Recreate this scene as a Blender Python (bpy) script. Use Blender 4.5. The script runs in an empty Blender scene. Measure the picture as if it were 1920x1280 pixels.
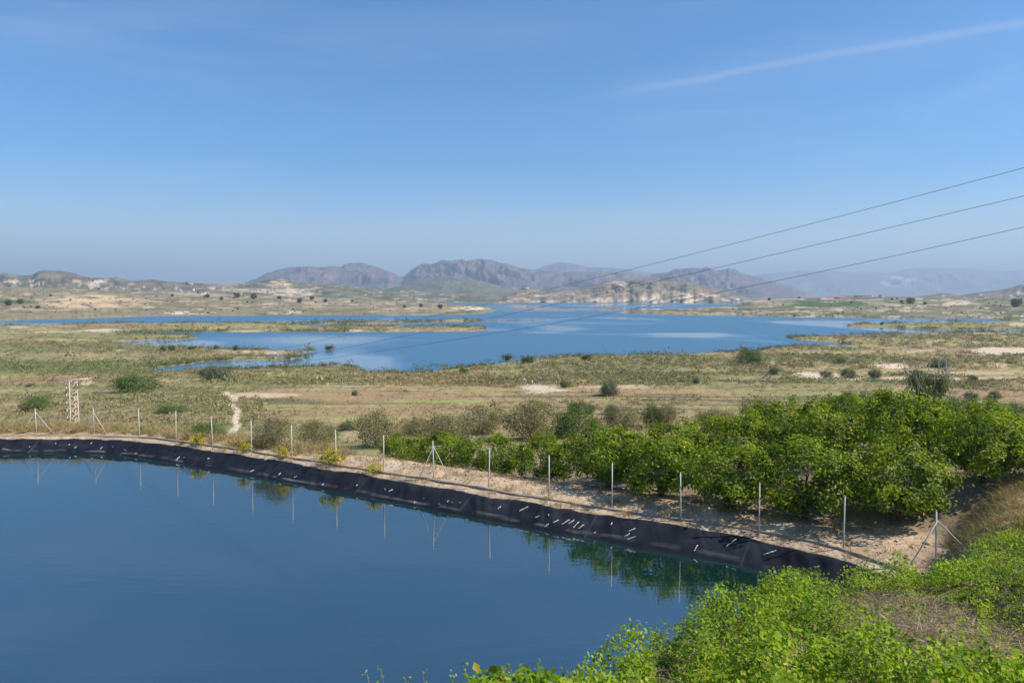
import bpy, math, random
import numpy as np
from mathutils import Vector
R = math.radians
rng = np.random.default_rng(7)
random.seed(7)
scene = bpy.context.scene
col = scene.collection

# ------------------------------------------------------------------ camera model
F = 1387.0
PITCH = math.atan(86.0 / F)
CZ = 9.6
LAKE = -15.4
cp, sp_ = math.cos(PITCH), math.sin(PITCH)

def ray(px, py):
    px = np.asarray(px, float); py = np.asarray(py, float)
    u = (px - 960) / F; v = (640 - py) / F
    return np.stack([u, cp + v * sp_, -sp_ + v * cp], -1)
def on_z(px, py, z):                      # the point of that pixel's sight line at height z
    d = ray(px, py); t = (z - CZ) / d[..., 2]
    p = d * t[..., None]; p[..., 2] += CZ
    return p
def on_y(px, py, y):                      # the point of that sight line at depth y
    d = ray(px, py); t = np.asarray(y, float) / d[..., 1]
    p = d * t[..., None]; p[..., 2] += CZ
    return p
def project(P):
    x, y, z = P[..., 0], P[..., 1], P[..., 2] - CZ
    f = y * cp - z * sp_; f = np.where(f < 1e-3, 1e-3, f)
    u = x / f; v = (y * sp_ + z * cp) / f
    return 960 + u * F, 640 - v * F

# ------------------------------------------------------------------ noise
def hash2(ix, iy, seed):
    h = (ix.astype(np.int64) * 374761393 + iy.astype(np.int64) * 668265263 + seed * 982451653) & 0x7fffffff
    h = ((h ^ (h >> 13)) * 1274126177) & 0x7fffffff
    return ((h ^ (h >> 16)) & 0xffff) / 65535.0
def vnoise(x, y, seed=0):
    x = np.asarray(x, float); y = np.asarray(y, float)
    ix, iy = np.floor(x), np.floor(y); fx, fy = x - ix, y - iy
    fx = fx * fx * (3 - 2 * fx); fy = fy * fy * (3 - 2 * fy)
    a = hash2(ix, iy, seed); b = hash2(ix + 1, iy, seed); c = hash2(ix, iy + 1, seed); d = hash2(ix + 1, iy + 1, seed)
    return (a * (1 - fx) + b * fx) * (1 - fy) + (c * (1 - fx) + d * fx) * fy
def fbm(x, y, oct=4, seed=0, gain=.5):
    s = 0; a = 1; n = 0
    for i in range(oct):
        s = s + a * vnoise(x * 2 ** i, y * 2 ** i, seed + i * 17); n += a; a *= gain
    return s / n
def sstep(a, b, x):
    t = np.clip((np.asarray(x, float) - a) / (b - a), 0, 1); return t * t * (3 - 2 * t)
def lerp(a, b, t): return a + (b - a) * t
def mixc(c0, c1, t): return c0 + (np.asarray(c1) - c0) * t[..., None]
def inpoly(px, py, poly):
    poly = np.asarray(poly, float); ins = np.zeros(px.shape, bool)
    x0, y0 = poly[-1]
    for x1, y1 in poly:
        c = ((y1 > py) != (y0 > py))
        with np.errstate(divide='ignore', invalid='ignore'):
            xi = (x0 - x1) * (py - y1) / (y0 - y1 + 1e-12) + x1
        ins ^= c & (px < xi); x0, y0 = x1, y1
    return ins

# ------------------------------------------------------------------ mesh and object helpers
def mesh(name, V, Fc, mat=None, col_attr=None, smooth=False, parent=None):
    V = np.ascontiguousarray(V, np.float32); Fc = np.ascontiguousarray(Fc, np.int32)
    me = bpy.data.meshes.new(name)
    n, k = Fc.shape
    me.vertices.add(len(V)); me.vertices.foreach_set('co', V.ravel())
    me.loops.add(n * k); me.loops.foreach_set('vertex_index', Fc.ravel())
    me.polygons.add(n)
    me.polygons.foreach_set('loop_start', np.arange(0, n * k, k, dtype=np.int32))
    me.polygons.foreach_set('loop_total', np.full(n, k, np.int32))
    if smooth: me.polygons.foreach_set('use_smooth', np.ones(n, bool))
    if col_attr is not None:
        a = me.color_attributes.new('tint', 'FLOAT_COLOR', 'POINT')
        c = np.ones((len(V), 4), np.float32); c[:, :3] = col_attr
        a.data.foreach_set('color', c.ravel())
    me.update(); me.validate(clean_customdata=False)
    if mat: me.materials.append(mat)
    o = bpy.data.objects.new(name, me); col.objects.link(o)
    if parent: o.parent = parent
    return o
def tag(o, label=None, cat=None, group=None, kind=None):
    if label: o['label'] = label
    if cat: o['category'] = cat
    if group: o['group'] = group
    if kind: o['kind'] = kind
    return o
def empty(name, loc, rz=0.0):
    o = bpy.data.objects.new(name, None); col.objects.link(o)
    o.location = [float(a) for a in loc]; o.rotation_euler = (0, 0, rz); o.empty_display_size = .2
    return o
def copy_tree(o, parent=None):
    c = o.copy(); col.objects.link(c); c.parent = parent
    for ch in [q for q in kids.get(o.name, [])]:
        copy_tree(ch, c)
    return c
kids = {}
def reg(o):
    kids[o.name] = [q for q in col.objects if q.parent == o]
    for q in kids[o.name]: reg(q)

class MB:
    def __init__(s): s.v = []; s.f = []
    def quad_box(s, c, sx, sy, sz, rz=0):
        n = len(s.v); ca, sa = math.cos(rz), math.sin(rz)
        for dx, dy, dz in [(-1,-1,-1),(1,-1,-1),(1,1,-1),(-1,1,-1),(-1,-1,1),(1,-1,1),(1,1,1),(-1,1,1)]:
            x, y = dx*sx/2, dy*sy/2
            s.v.append((c[0]+x*ca-y*sa, c[1]+x*sa+y*ca, c[2]+dz*sz/2))
        for q in [(0,3,2,1),(4,5,6,7),(0,1,5,4),(1,2,6,5),(2,3,7,6),(3,0,4,7)]: s.f.append([n+i for i in q])
    def tube(s, pts, rad, k=6, caps=True):
        pts = [Vector(p) for p in pts]
        if not hasattr(rad, '__len__'): rad = [rad]*len(pts)
        n0 = len(s.v); prev = None
        for i, p in enumerate(pts):
            d = (pts[min(i+1, len(pts)-1)] - pts[max(i-1, 0)]).normalized()
            a = d.orthogonal().normalized() if prev is None else (prev - d*prev.dot(d)).normalized()
            prev = a; b = d.cross(a)
            for j in range(k):
                t = 2*math.pi*j/k
                s.v.append(tuple(p + (a*math.cos(t)+b*math.sin(t))*rad[i]))
        for i in range(len(pts)-1):
            for j in range(k):
                s.f.append([n0+i*k+j, n0+i*k+(j+1)%k, n0+(i+1)*k+(j+1)%k, n0+(i+1)*k+j])
        if caps and k == 4:
            s.f.append([n0+3-j for j in range(4)]); s.f.append([n0+(len(pts)-1)*k+j for j in range(4)])
        elif caps:
            for base, sg in ((n0, -1), (n0+(len(pts)-1)*k, 1)):
                c = len(s.v); s.v.append(tuple(pts[0] if sg < 0 else pts[-1]))
                for j in range(0, k, 2):
                    q = [c, base+j, base+(j+1)%k, base+(j+2)%k]
                    s.f.append(q if sg > 0 else q[::-1])
    def build(s, name, mat, parent=None, smooth=False):
        return mesh(name, np.array(s.v), np.array(s.f), mat, None, smooth, parent)

# ------------------------------------------------------------------ materials
def mat(name, base=(.5,.5,.5), rough=.8, spec=.3, metal=0.0):
    m = bpy.data.materials.new(name); m.use_nodes = True
    b = m.node_tree.nodes['Principled BSDF']
    b.inputs['Base Color'].default_value = (*base, 1); b.inputs['Roughness'].default_value = rough
    b.inputs['Specular IOR Level'].default_value = spec; b.inputs['Metallic'].default_value = metal
    return m, m.node_tree, b
def noisy(m, nt, b, base, var=.25, scale=8.0, bump=0.0, bscale=30.0, attr=False, coord='Object', detail=6):
    N, L = nt.nodes, nt.links
    tc = N.new('ShaderNodeTexCoord')
    nz = N.new('ShaderNodeTexNoise'); nz.inputs['Scale'].default_value = scale; nz.inputs['Detail'].default_value = detail
    nz.inputs['Roughness'].default_value = .65
    L.new(tc.outputs[coord], nz.inputs['Vector'])
    mr = N.new('ShaderNodeMapRange'); mr.inputs['From Min'].default_value = .25; mr.inputs['From Max'].default_value = .75
    mr.inputs['To Min'].default_value = 1 - var; mr.inputs['To Max'].default_value = 1 + var
    L.new(nz.outputs['Fac'], mr.inputs['Value'])
    vm = N.new('ShaderNodeVectorMath'); vm.operation = 'SCALE'
    if attr:
        at = N.new('ShaderNodeAttribute'); at.attribute_name = 'tint'; L.new(at.outputs['Color'], vm.inputs[0])
    else:
        vm.inputs[0].default_value = base
    L.new(mr.outputs[0], vm.inputs['Scale']); L.new(vm.outputs[0], b.inputs['Base Color'])
    if bump:
        n2 = N.new('ShaderNodeTexNoise'); n2.inputs['Scale'].default_value = bscale; n2.inputs['Detail'].default_value = 6
        L.new(tc.outputs[coord], n2.inputs['Vector'])
        bp = N.new('ShaderNodeBump'); bp.inputs['Strength'].default_value = 1; bp.inputs['Distance'].default_value = bump
        L.new(n2.outputs['Fac'], bp.inputs['Height']); L.new(bp.outputs[0], b.inputs['Normal'])
    return m
M = {}
def simple(key, base, rough=.8, var=.2, scale=8, bump=0, bscale=40, spec=.3, metal=0, attr=False):
    m, nt, b = mat(key, base, rough, spec, metal); M[key] = noisy(m, nt, b, base, var, scale, bump, bscale, attr); return m
simple('ground', (.3,.25,.15), .95, .28, 1.7, .05, 6.0, .15, attr=True)
simple('hill', (.3,.25,.15), .95, .16, .02, 0, .03, .1, attr=True)
simple('mountain', (.3,.25,.15), .95, .12, .004, 0, .006, .05, attr=True)
simple('galv', (.52,.52,.47), .55, .15, 3, 0, 40, .4, .3)
simple('post_white', (.52,.51,.46), .6, .15, 3, 0, 40, .3)
simple('pylon', (.58,.46,.36), .65, .15, 2, 0, 40, .3)
simple('wire', (.10,.10,.11), .5, .1, 5, 0, 40, .3)
simple('mesh_wire', (.42,.44,.42), .45, .1, 5, 0, 40, .4, .4)
simple('bark', (.13,.10,.075), .9, .35, 12, .01, 40, .2)
simple('twig', (.27,.22,.19), .9, .35, 12, 0, 40, .2)
simple('grey_twig', (.33,.30,.29), .9, .3, 12, 0, 40, .2)
simple('concrete', (.33,.255,.18), .9, .3, 5, .01, 50, .2)
simple('wallwhite', (.72,.69,.63), .8, .08, .6)
simple('wallstone', (.45,.38,.3), .85, .2, .6)
simple('rooftile', (.30,.15,.10), .85, .2, 1.2)
simple('roofdark', (.09,.09,.10), .85, .2, 1.2)
simple('dark_glass', (.03,.035,.04), .2, .1, 1)
simple('lemon', (.75,.52,.06), .45, .12, 20, 0, 40, .4)
simple('dropping', (.6,.6,.57), .8, .2, 20)
simple('rust', (.12,.07,.05), .8, .3, 10)

def leaf_mat(key, rough=.5, trans=.3, spec=.35, tmul=(1.25,1.35,.6)):
    m = bpy.data.materials.new(key); m.use_nodes = True; nt = m.node_tree; N, L = nt.nodes, nt.links
    b = N['Principled BSDF']; out = N['Material Output']
    at = N.new('ShaderNodeAttribute'); at.attribute_name = 'tint'
    L.new(at.outputs['Color'], b.inputs['Base Color']); b.inputs['Roughness'].default_value = rough
    b.inputs['Specular IOR Level'].default_value = spec
    tr = N.new('ShaderNodeBsdfTranslucent'); vm = N.new('ShaderNodeVectorMath'); vm.operation = 'MULTIPLY'
    vm.inputs[1].default_value = tmul; L.new(at.outputs['Color'], vm.inputs[0]); L.new(vm.outputs[0], tr.inputs['Color'])
    mx = N.new('ShaderNodeMixShader'); mx.inputs[0].default_value = trans
    L.new(b.outputs[0], mx.inputs[1]); L.new(tr.outputs[0], mx.inputs[2]); L.new(mx.outputs[0], out.inputs['Surface'])
    M[key] = m
leaf_mat('leaf', .5, .45, .22, (1.5,1.5,.5))
leaf_mat('creeper', .55, .45, .2, (1.35,1.5,.4))
leaf_mat('scrub', .8, .2, .1, (1.1,1.1,.8))
leaf_mat('dryleaf', .8, .25, .1, (1.1,1.0,.8))

# ------------------------------------------------------------------ plan of the near ground
tops = [(62,765),(188,765),(263,764),(329,772),(397,779),(472,788),(545,797),(629,805),(720,815),(813,827),(913,838),(1035,855),(1146,868),(1277,886),(1428,908),(1586,930),(1759,960)]
ZTOP = 2.6
ZT = [2.42, 2.42, 2.5] + [2.6]*14
fence_xy = np.array([on_z(px, py, z)[:2] for (px, py), z in zip(tops, ZT)]); ZT = [2.42] + ZT
fence_xy = np.vstack([fence_xy[0] + [-3.6, -.1], fence_xy])
# smooth the line a little
fs = fence_xy.copy()
for i in range(1, len(fs)-1): fs[i] = (fence_xy[i-1] + 2*fence_xy[i] + fence_xy[i+1]) / 4
fence_xy = fs
fence_line = np.vstack([[-60, fence_xy[0][1]-.5], fence_xy, fence_xy[-1] + (fence_xy[-1]-fence_xy[-2])*1.5])

bot_px = [(-500,848),(-250,851),(0,855),(100,853),(200,857),(300,871),(400,889),(500,907),(600,926),(700,946),(800,966),(900,985),(1000,1005),(1100,1023),(1200,1040),(1300,1055),(1400,1071),(1500,1090)]
top_y = [823,826,828,825,826,838,853,868,884,900,914,930,950,968,986,1003,1021,1040]
wl_px = [(x, t+(.80 if x < 150 else .72)*(y-t)) for (x, y), t in zip(bot_px, top_y)]
wl = np.array([on_z(a, b, 0.0)[:2] for a, b in wl_px])
wl = np.vstack([[-60, wl[0][1]], wl, [[11.5,22.5],[12,20]]])
def resample(P, step):
    P = np.asarray(P); seg = np.hypot(*np.diff(P, axis=0).T); s = np.r_[0, np.cumsum(seg)]
    t = np.arange(0, s[-1], step); out = np.stack([np.interp(t, s, P[:, i]) for i in range(P.shape[1])], 1)
    return out
wlr = resample(wl, .5)
for _ in range(40):
    wlr[1:-1] = (wlr[:-2] + wlr[1:-1]*2 + wlr[2:]) / 4
pond_poly = np.vstack([wlr, [[10,10],[4,1],[-4,-6],[-60,-6]]])

def line_sd(x, y, line):
    """distance beyond a polyline that runs left to right; positive on the far side (+Y side)"""
    best = np.full(x.shape, 1e9); sg = np.zeros(x.shape)
    for (x0, y0), (x1, y1) in zip(line[:-1], line[1:]):
        dx, dy = x1-x0, y1-y0; L2 = dx*dx+dy*dy
        t = np.clip(((x-x0)*dx + (y-y0)*dy)/L2, 0, 1)
        ex, ey = x-(x0+t*dx), y-(y0+t*dy); d = np.hypot(ex, ey)
        cr = dx*(y-y0) - dy*(x-x0)
        up = d < best; best = np.where(up, d, best); sg = np.where(up, np.where(cr >= 0, 1., -1.), sg)
    return best*sg
XC = ([-10,0,5,6.5,8,9.3,10.5,12.5,14.5,16,17.5,19,21,24,28,32,50],
      [-5,-4,-.6,-.1,.4,1.6,2.2,3.1,5.0,7.0,9.8,12.6,14.6,16.8,19.5,24,40])
VZ = ([-10,0,4,8,12.5,16,20,24,28,34,50],[8.2,8.0,6.2,4.45,3.4,2.8,2.55,2.5,2.5,2.0,0])
P2 = ([-50,30,40,46,60,80,110,150,200,236,260,5000],[.5,.5,-.3,-1.0,-3.0,-4.5,-6.6,-9.4,-12.8,-14.9,-15.0,-15.0])
PLX, PLY = np.array(P2[0], float), np.array(P2[1], float)
def vine_z(x, y):
    xc = np.interp(y, *XC); v = np.interp(y, *VZ)
    n = (fbm(x*.6, y*.6, 3, 5)-.5)
    out = np.maximum(0, xc - x)
    v = v + n*.7 - np.where(out < 1, .45*out*out, .45 + .95*(out-1)) + .04*np.clip(x-xc, 0, 12)
    return v
def H(x, y):
    x = np.asarray(x, float); y = np.asarray(y, float); sh = x.shape
    x = x.ravel(); y = y.ravel()
    base = np.interp(y, PLX, PLY)
    base = base + 1.9*sstep(4, 20, x)*sstep(80, 42, y) - 1.25*sstep(8, -1, x)*sstep(33, 37, y)*sstep(58, 46, y)
    base = base + (fbm(x*.12, y*.12, 4, 11)-.5)*np.interp(y, [30,60,200,300], [.35,1.0,1.2,.3])
    near = (y < 62) & (np.abs(x) < 80)
    z = base.copy()
    if near.any():
        xn, yn = x[near], y[near]
        s = line_sd(xn, yn, fence_line); w = line_sd(xn, yn, wlr)
        b = base[near]
        zb = .75 + (fbm(xn*1.3, yn*1.3, 3, 21)-.5)*.10
        berm = .16*np.exp(-((s-1.5)/.8)**2)*sstep(-11, -6, xn)*(.6+.8*fbm(xn*.9, yn*.9, 3, 31))
        zz = lerp(zb, b, sstep(2.2, 6.5, s)) + berm
        zz = zz - .17*sstep(2.2, 1.2, w)
        zz = np.where(w < 1.25, lerp(-1.6, .56, sstep(.45, 1.25, w)), zz)
        zz = np.where(w < .45, -1.6, zz)
        zv = vine_z(xn, yn)
        z[near] = np.maximum(zz, zv)
    return z.reshape(sh)

# ------------------------------------------------------------------ ground sheet
W1 = [[-500,604],[0,601],[100,599],[230,594],[300,592],[640,590.5],[800,590.5],[880,589],[907,587],[930,582],[915,576],[900,573],[840,570],[797,566],[600,560],[600,556.6],[1420,556.6],[1415,566],[1400,571],[1340,577],[1280,580.5],[1200,583.5],
      [1280,590],[1500,594],[1700,596],[1850,597.5],[1900,604],[1800,603],[1650,606.5],[1588,609.5],[1592,613],[1700,616],[1800,618.5],[2300,618],[2300,623],[1920,623.5],[1700,625.5],[1560,630],[1475,633],[1490,637],[1590,646],[1620,649],[1500,650],[1440,655],[1420,660],[1380,662],[1290,665],[1060,669],[1010,673],[960,681],[880,691],[845,696],[795,700],[760,705],[690,704],[675,692],[640,686],[590,689],[500,694],[430,696],[370,698],[300,699],[262,694],[300,688],[370,679],[440,676],[510,676],[575,671],[480,669],[400,668],[440,666],[560,663],[592,658],[480,657.5],[400,656],[300,650],[185,643],[230,640],[330,637],[372,633],[340,628],[210,626],[240,623.5],[400,622.5],[640,622.5],[880,621.5],[917,618],[905,613],[780,612.5],[640,612],[540,611],[560,608.5],[640,607.5],[760,606.5],[790,605],[820,604],[905,603.5],[890,599],[860,597.5],[820,600.5],[785,603.5],[640,604],[500,606],[230,606.5],[100,609],[0,612],[-500,614]]
ISLE = [[[612,653],[618,650],[626,652],[624,655],[614,655]], [[1180,583],[1230,580],[1230,584]], [[940,672],[955,669],[962,673],[950,675]]]
az = np.r_[np.arange(-180, -38, 4.0), np.arange(-38, 38, .09), np.arange(38, 180, 4.0)]
rr = [1.0]
while rr[-1] < 21500:
    r = rr[-1]
    k = .02 if r < 22 else .0065 if r < 52 else .009 if r < 800 else .03 if r < 3500 else .12
    rr.append(r*(1+k))
rr = np.array(rr)
A, Rr = np.meshgrid(np.radians(az), rr, indexing='ij')
GX, GY = np.sin(A)*Rr, np.cos(A)*Rr
del A, Rr
GZ = H(GX, GY)
flat = np.stack([GX, GY, np.full_like(GX, LAKE)], -1)
LPX, LPY = project(flat)
wob = (fbm(GX*.06, GY*.06, 4, 41)-.5)
jy = wob*np.interp(LPY, [560,600,640,700], [.2,.9,2.4,7]); jx = (fbm(GX*.03, GY*.03, 4, 42)-.5)*14
wat = inpoly(LPX+jx*(GY > 10), LPY+jy, W1) & (GY > 150)
for q in ISLE: wat &= ~inpoly(LPX, LPY+jy*.2, q)
mk = wat.astype(float)
mk[1:-1, 1:-1] = (mk[1:-1, 1:-1]*2 + mk[:-2, 1:-1] + mk[2:, 1:-1] + mk[1:-1, :-2] + mk[1:-1, 2:])/6
shallow = lerp(np.maximum(GZ, LAKE+.35 + (fbm(GX*.05, GY*.05, 4, 43)-.35)*1.1), LAKE-.9, sstep(.15, .95, mk))
GZ = np.where(GY > 150, shallow, GZ)
GPX, GPY = project(np.stack([GX, GY, GZ], -1))

C_DRY = np.array([.38,.30,.145]); C_OLV = np.array([.27,.235,.115]); C_GRN = np.array([.115,.15,.05]); C_BRN = np.array([.27,.175,.10])
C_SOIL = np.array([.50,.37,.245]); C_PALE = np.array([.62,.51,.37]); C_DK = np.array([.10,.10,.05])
n1 = fbm(GX*.05, GY*.05, 5, 51); n2 = fbm(GX*.35, GY*.35, 4, 52); n3 = fbm(GPX*.012, GPY*.12, 4, 53); n4 = fbm(GPX*.05, GPY*.35, 3, 54)
C = np.broadcast_to(C_DRY, GX.shape+(3,)).copy()
C = mixc(C, C_OLV, sstep(.42, .62, n1)); C = mixc(C, C_GRN, sstep(.56, .75, n2)*.6)
C = mixc(C, C_DK, sstep(.6, .8, n4)*.5)
nb_ = fbm(GPX*.005, GPY*.07, 3, 57); C = mixc(C, C_BRN, sstep(.52, .68, nb_)*.6); C = mixc(C, (.19,.19,.075), sstep(.48, .34, nb_)*.6)
# the worn fields: low terraces of brown and yellowish grass
fld = sstep(716, 734, GPY - (GPX-960)*.004)*sstep(812, 780, GPY)*sstep(430, 520, GPX + (n2-.5)*60)
st = fbm(GPX*.003+GPY*.01, GPY*.18, 3, 55)
cf = mixc(np.broadcast_to(np.array([.33,.215,.12]), C.shape).copy(), np.array([.30,.28,.11]), sstep(.45, .6, st))
cf = mixc(cf, C_DK, sstep(.60, .66, fbm(GPX*.004, GPY*.30, 2, 56))*.8)  # dark strips: shadows of the terrace ledges painted into the field colour
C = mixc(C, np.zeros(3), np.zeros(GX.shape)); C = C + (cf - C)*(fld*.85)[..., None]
# greener belts on the left flats
gb = 1.3*sstep(672, 682, GPY)*sstep(706, 694, GPY)*sstep(420, 300, GPX) + .7*sstep(640, 650, GPY)*sstep(664, 656, GPY)*sstep(420, 250, GPX)
C = mixc(C, C_GRN*1.1, np.clip(gb, 0, 1)*(.4+.6*n2))
def patch(x0, x1, y0, y1, c, a=1.0, edge=.5, seed=60, nx=.02, ny=.25):
    global C
    u = (GPX-(x0+x1)/2)/((x1-x0)/2); v = (GPY-(y0+y1)/2)/((y1-y0)/2)
    d = np.sqrt(u*u+v*v) + (fbm(GPX*nx, GPY*ny, 3, seed)-.5)*1.3
    C = mixc(C, c, sstep(1.1, 1.1-edge, d)*a*(GY > 5))
for i, (x0, x1, y0, y1, a) in enumerate([(415,560,734,745,.9),(960,1062,720,736,.8),(1080,1240,721,730,.7),(1490,1600,698,712,.95),(1560,1900,706,714,.9),(1640,1700,681,691,.9),(1700,1930,696,704,.6),(1790,1980,651,664,.9),(1690,1760,655,661,.6),(560,700,720,726,.3),(1850,1900,682,688,.7),
        (150,175,713,722,.8),(215,235,655,660,.6),(500,530,659,664,.8),(455,470,657,663,.9),(130,250,617,622,.8),(15,60,611,616,.7),(60,150,621,625,.5),(420,500,619,623,.8),(640,680,617,622,.7),(1690,1730,611,615,1),(1890,1930,605,612,.6),(1285,1330,800,812,.6),(1180,1300,790,800,.4),(640,700,806,830,.5),(780,800,818,826,.7),(490,560,822,850,.7)]):
    patch(x0, x1, y0, y1, C_PALE if i % 2 else C_SOIL*1.1, a, .5, 70+i)
# footpath down to the fields
pth = np.array([(425,738),(441,748),(436,758),(446,772),(440,785),(446,797),(434,812),(424,832),(420,860)], float)
for (x0, y0), (x1, y1) in zip(pth[:-1], pth[1:]):
    t = np.clip(((GPX-x0)*(x1-x0)+(GPY-y0)*(y1-y0))/((x1-x0)**2+(y1-y0)**2), 0, 1)
    d = np.hypot(GPX-(x0+t*(x1-x0)), (GPY-(y0+t*(y1-y0)))*1.5) + (n2-.5)*6
    C = mixc(C, C_PALE*.95, sstep(9, 4, d)*(GY > 40))
# bare earth round the pond and in the orchard
nearm = (GY < 62) & (np.abs(GX) < 80) & (GY > -10)
s_f = np.full(GX.shape, 99.); s_f[nearm] = line_sd(GX[nearm], GY[nearm], fence_line)
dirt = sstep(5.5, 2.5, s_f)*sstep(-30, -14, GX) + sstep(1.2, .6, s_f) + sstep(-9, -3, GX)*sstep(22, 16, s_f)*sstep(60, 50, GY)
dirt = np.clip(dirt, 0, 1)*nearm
cd = mixc(np.broadcast_to(C_SOIL, C.shape).copy(), C_SOIL*.72, sstep(.4, .75, fbm(GX*.9, GY*.9, 4, 81)))
cd = mixc(cd, C_PALE*1.0, sstep(.55, .8, fbm(GX*.5, GY*.5, 3, 82))*.6)
cd = mixc(cd, np.array([.17,.12,.075]), sstep(2.0, 3.8, s_f + (n2-.5)*2.5)*.8)  # leaf litter, plus the trees' shade painted into the orchard soil
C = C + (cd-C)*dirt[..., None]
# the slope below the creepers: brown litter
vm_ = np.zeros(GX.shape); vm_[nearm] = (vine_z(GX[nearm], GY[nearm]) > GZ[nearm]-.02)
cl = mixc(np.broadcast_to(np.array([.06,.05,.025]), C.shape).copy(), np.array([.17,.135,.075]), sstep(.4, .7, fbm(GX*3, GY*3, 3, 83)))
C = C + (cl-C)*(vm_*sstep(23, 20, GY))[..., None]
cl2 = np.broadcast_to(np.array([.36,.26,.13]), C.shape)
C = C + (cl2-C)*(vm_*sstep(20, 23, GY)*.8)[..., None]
# damp shore rim
rim = (mk > .05) & (mk < .75) & (GY > 150)
C = np.where(rim[..., None], C*.75+np.array([.05,.04,.03]), C)
fine = hash2(np.arange(GX.size).reshape(GX.shape), np.zeros(GX.shape), 5)
C = C*(.86 + .28*fine)[..., None]
na, nr = GX.shape
idx = np.arange(na*nr).reshape(na, nr)
ii = np.arange(na); jj = np.roll(ii, -1)
q = np.stack([idx[ii][:, :-1], idx[ii][:, 1:], idx[jj][:, 1:], idx[jj][:, :-1]], -1).reshape(-1, 4)
V = np.stack([GX, GY, GZ], -1).reshape(-1, 3)
cidx = len(V); V = np.vstack([V, [[0, 0, float(H(np.array([0.]), np.array([0.]))[0])]]])
q = np.vstack([q, np.stack([np.full(na//2*1, cidx), idx[0:na//2*2:2, 0], idx[1:na//2*2:2, 0], np.roll(idx[0:na//2*2:2, 0], -1)], -1)])
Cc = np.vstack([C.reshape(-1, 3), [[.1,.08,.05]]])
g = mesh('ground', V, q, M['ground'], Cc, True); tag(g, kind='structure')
g['label'] = 'dry scrubland falling from the pond bank to the reservoir shore'

# ------------------------------------------------------------------ water
def water_mat(key, base, rough, bump, bscale, patches=False):
    m = bpy.data.materials.new(key); m.use_nodes = True; nt = m.node_tree; N, L = nt.nodes, nt.links
    b = N['Principled BSDF']; b.inputs['Base Color'].default_value = (*base, 1)
    b.inputs['IOR'].default_value = 1.33; b.inputs['Roughness'].default_value = rough
    b.inputs['Specular IOR Level'].default_value = .5
    tc = N.new('ShaderNodeTexCoord'); mp = N.new('ShaderNodeMapping'); L.new(tc.outputs['Object'], mp.inputs['Vector'])
    mp.inputs['Scale'].default_value = (.35, 1, 1)
    nz = N.new('ShaderNodeTexNoise'); nz.inputs['Scale'].default_value = bscale; nz.inputs['Detail'].default_value = 3
    L.new(mp.outputs[0], nz.inputs['Vector'])
    bp = N.new('ShaderNodeBump'); bp.inputs['Distance'].default_value = bump; bp.inputs['Strength'].default_value = 1
    L.new(nz.outputs['Fac'], bp.inputs['Height']); L.new(bp.outputs[0], b.inputs['Normal'])
    if patches:                      # calm slicks lie between wind-ruffled water
        mp2 = N.new('ShaderNodeMapping'); mp2.inputs['Scale'].default_value = (.0065, .0042, 1); mp2.inputs['Rotation'].default_value = (0, 0, R(8))
        L.new(tc.outputs['Object'], mp2.inputs['Vector'])
        n2 = N.new('ShaderNodeTexNoise'); n2.inputs['Scale'].default_value = 1; n2.inputs['Detail'].default_value = 3; n2.inputs['Distortion'].default_value = .6
        L.new(mp2.outputs[0], n2.inputs['Vector'])
        rm = N.new('ShaderNodeMapRange'); rm.inputs['From Min'].default_value = .50; rm.inputs['From Max'].default_value = .60
        rm.inputs['To Min'].default_value = rough; rm.inputs['To Max'].default_value = .03
        L.new(n2.outputs['Fac'], rm.inputs['Value']); L.new(rm.outputs[0], b.inputs['Roughness'])
        sp = N.new('ShaderNodeMapRange'); sp.inputs['From Min'].default_value = .50; sp.inputs['From Max'].default_value = .60
        sp.inputs['To Min'].default_value = 1.0; sp.inputs['To Max'].default_value = .02
        L.new(n2.outputs['Fac'], sp.inputs['Value']); L.new(sp.outputs[0], bp.inputs['Strength'])
    M[key] = m
water_mat('pondwater', (.004,.024,.024), .02, .006, 2.2)
M['pondwater'].node_tree.nodes['Principled BSDF'].inputs['IOR'].default_value = 4.2
water_mat('lakewater', (.06,.155,.25), .45, .25, .5, True)
lp = np.array([[-4500,150,LAKE],[4500,150,LAKE],[4500,3050,LAKE],[-4500,3050,LAKE]])
o = mesh('lake', lp, [[0,1,2,3]], M['lakewater']); tag(o, 'wide blue reservoir with pale calm slicks', None, None, 'structure')
pp = pond_poly.copy(); ctr = np.array([-15., 20.])
inner = pp.copy(); inner[:len(wlr)] += np.array([.45,.8])*.5
mesh_v = np.c_[inner, np.zeros(len(inner))]
me = bpy.data.meshes.new('pond'); me.from_pydata([tuple(a) for a in mesh_v], [], [list(range(len(inner)))[::-1]]); me.update()
me.materials.append(M['pondwater']); o = bpy.data.objects.new('pond', me); col.objects.link(o)
tag(o, 'still dark blue irrigation pond reflecting the fence', None, None, 'structure')
if me.polygons[0].normal.z < 0: me.flip_normals()

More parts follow.
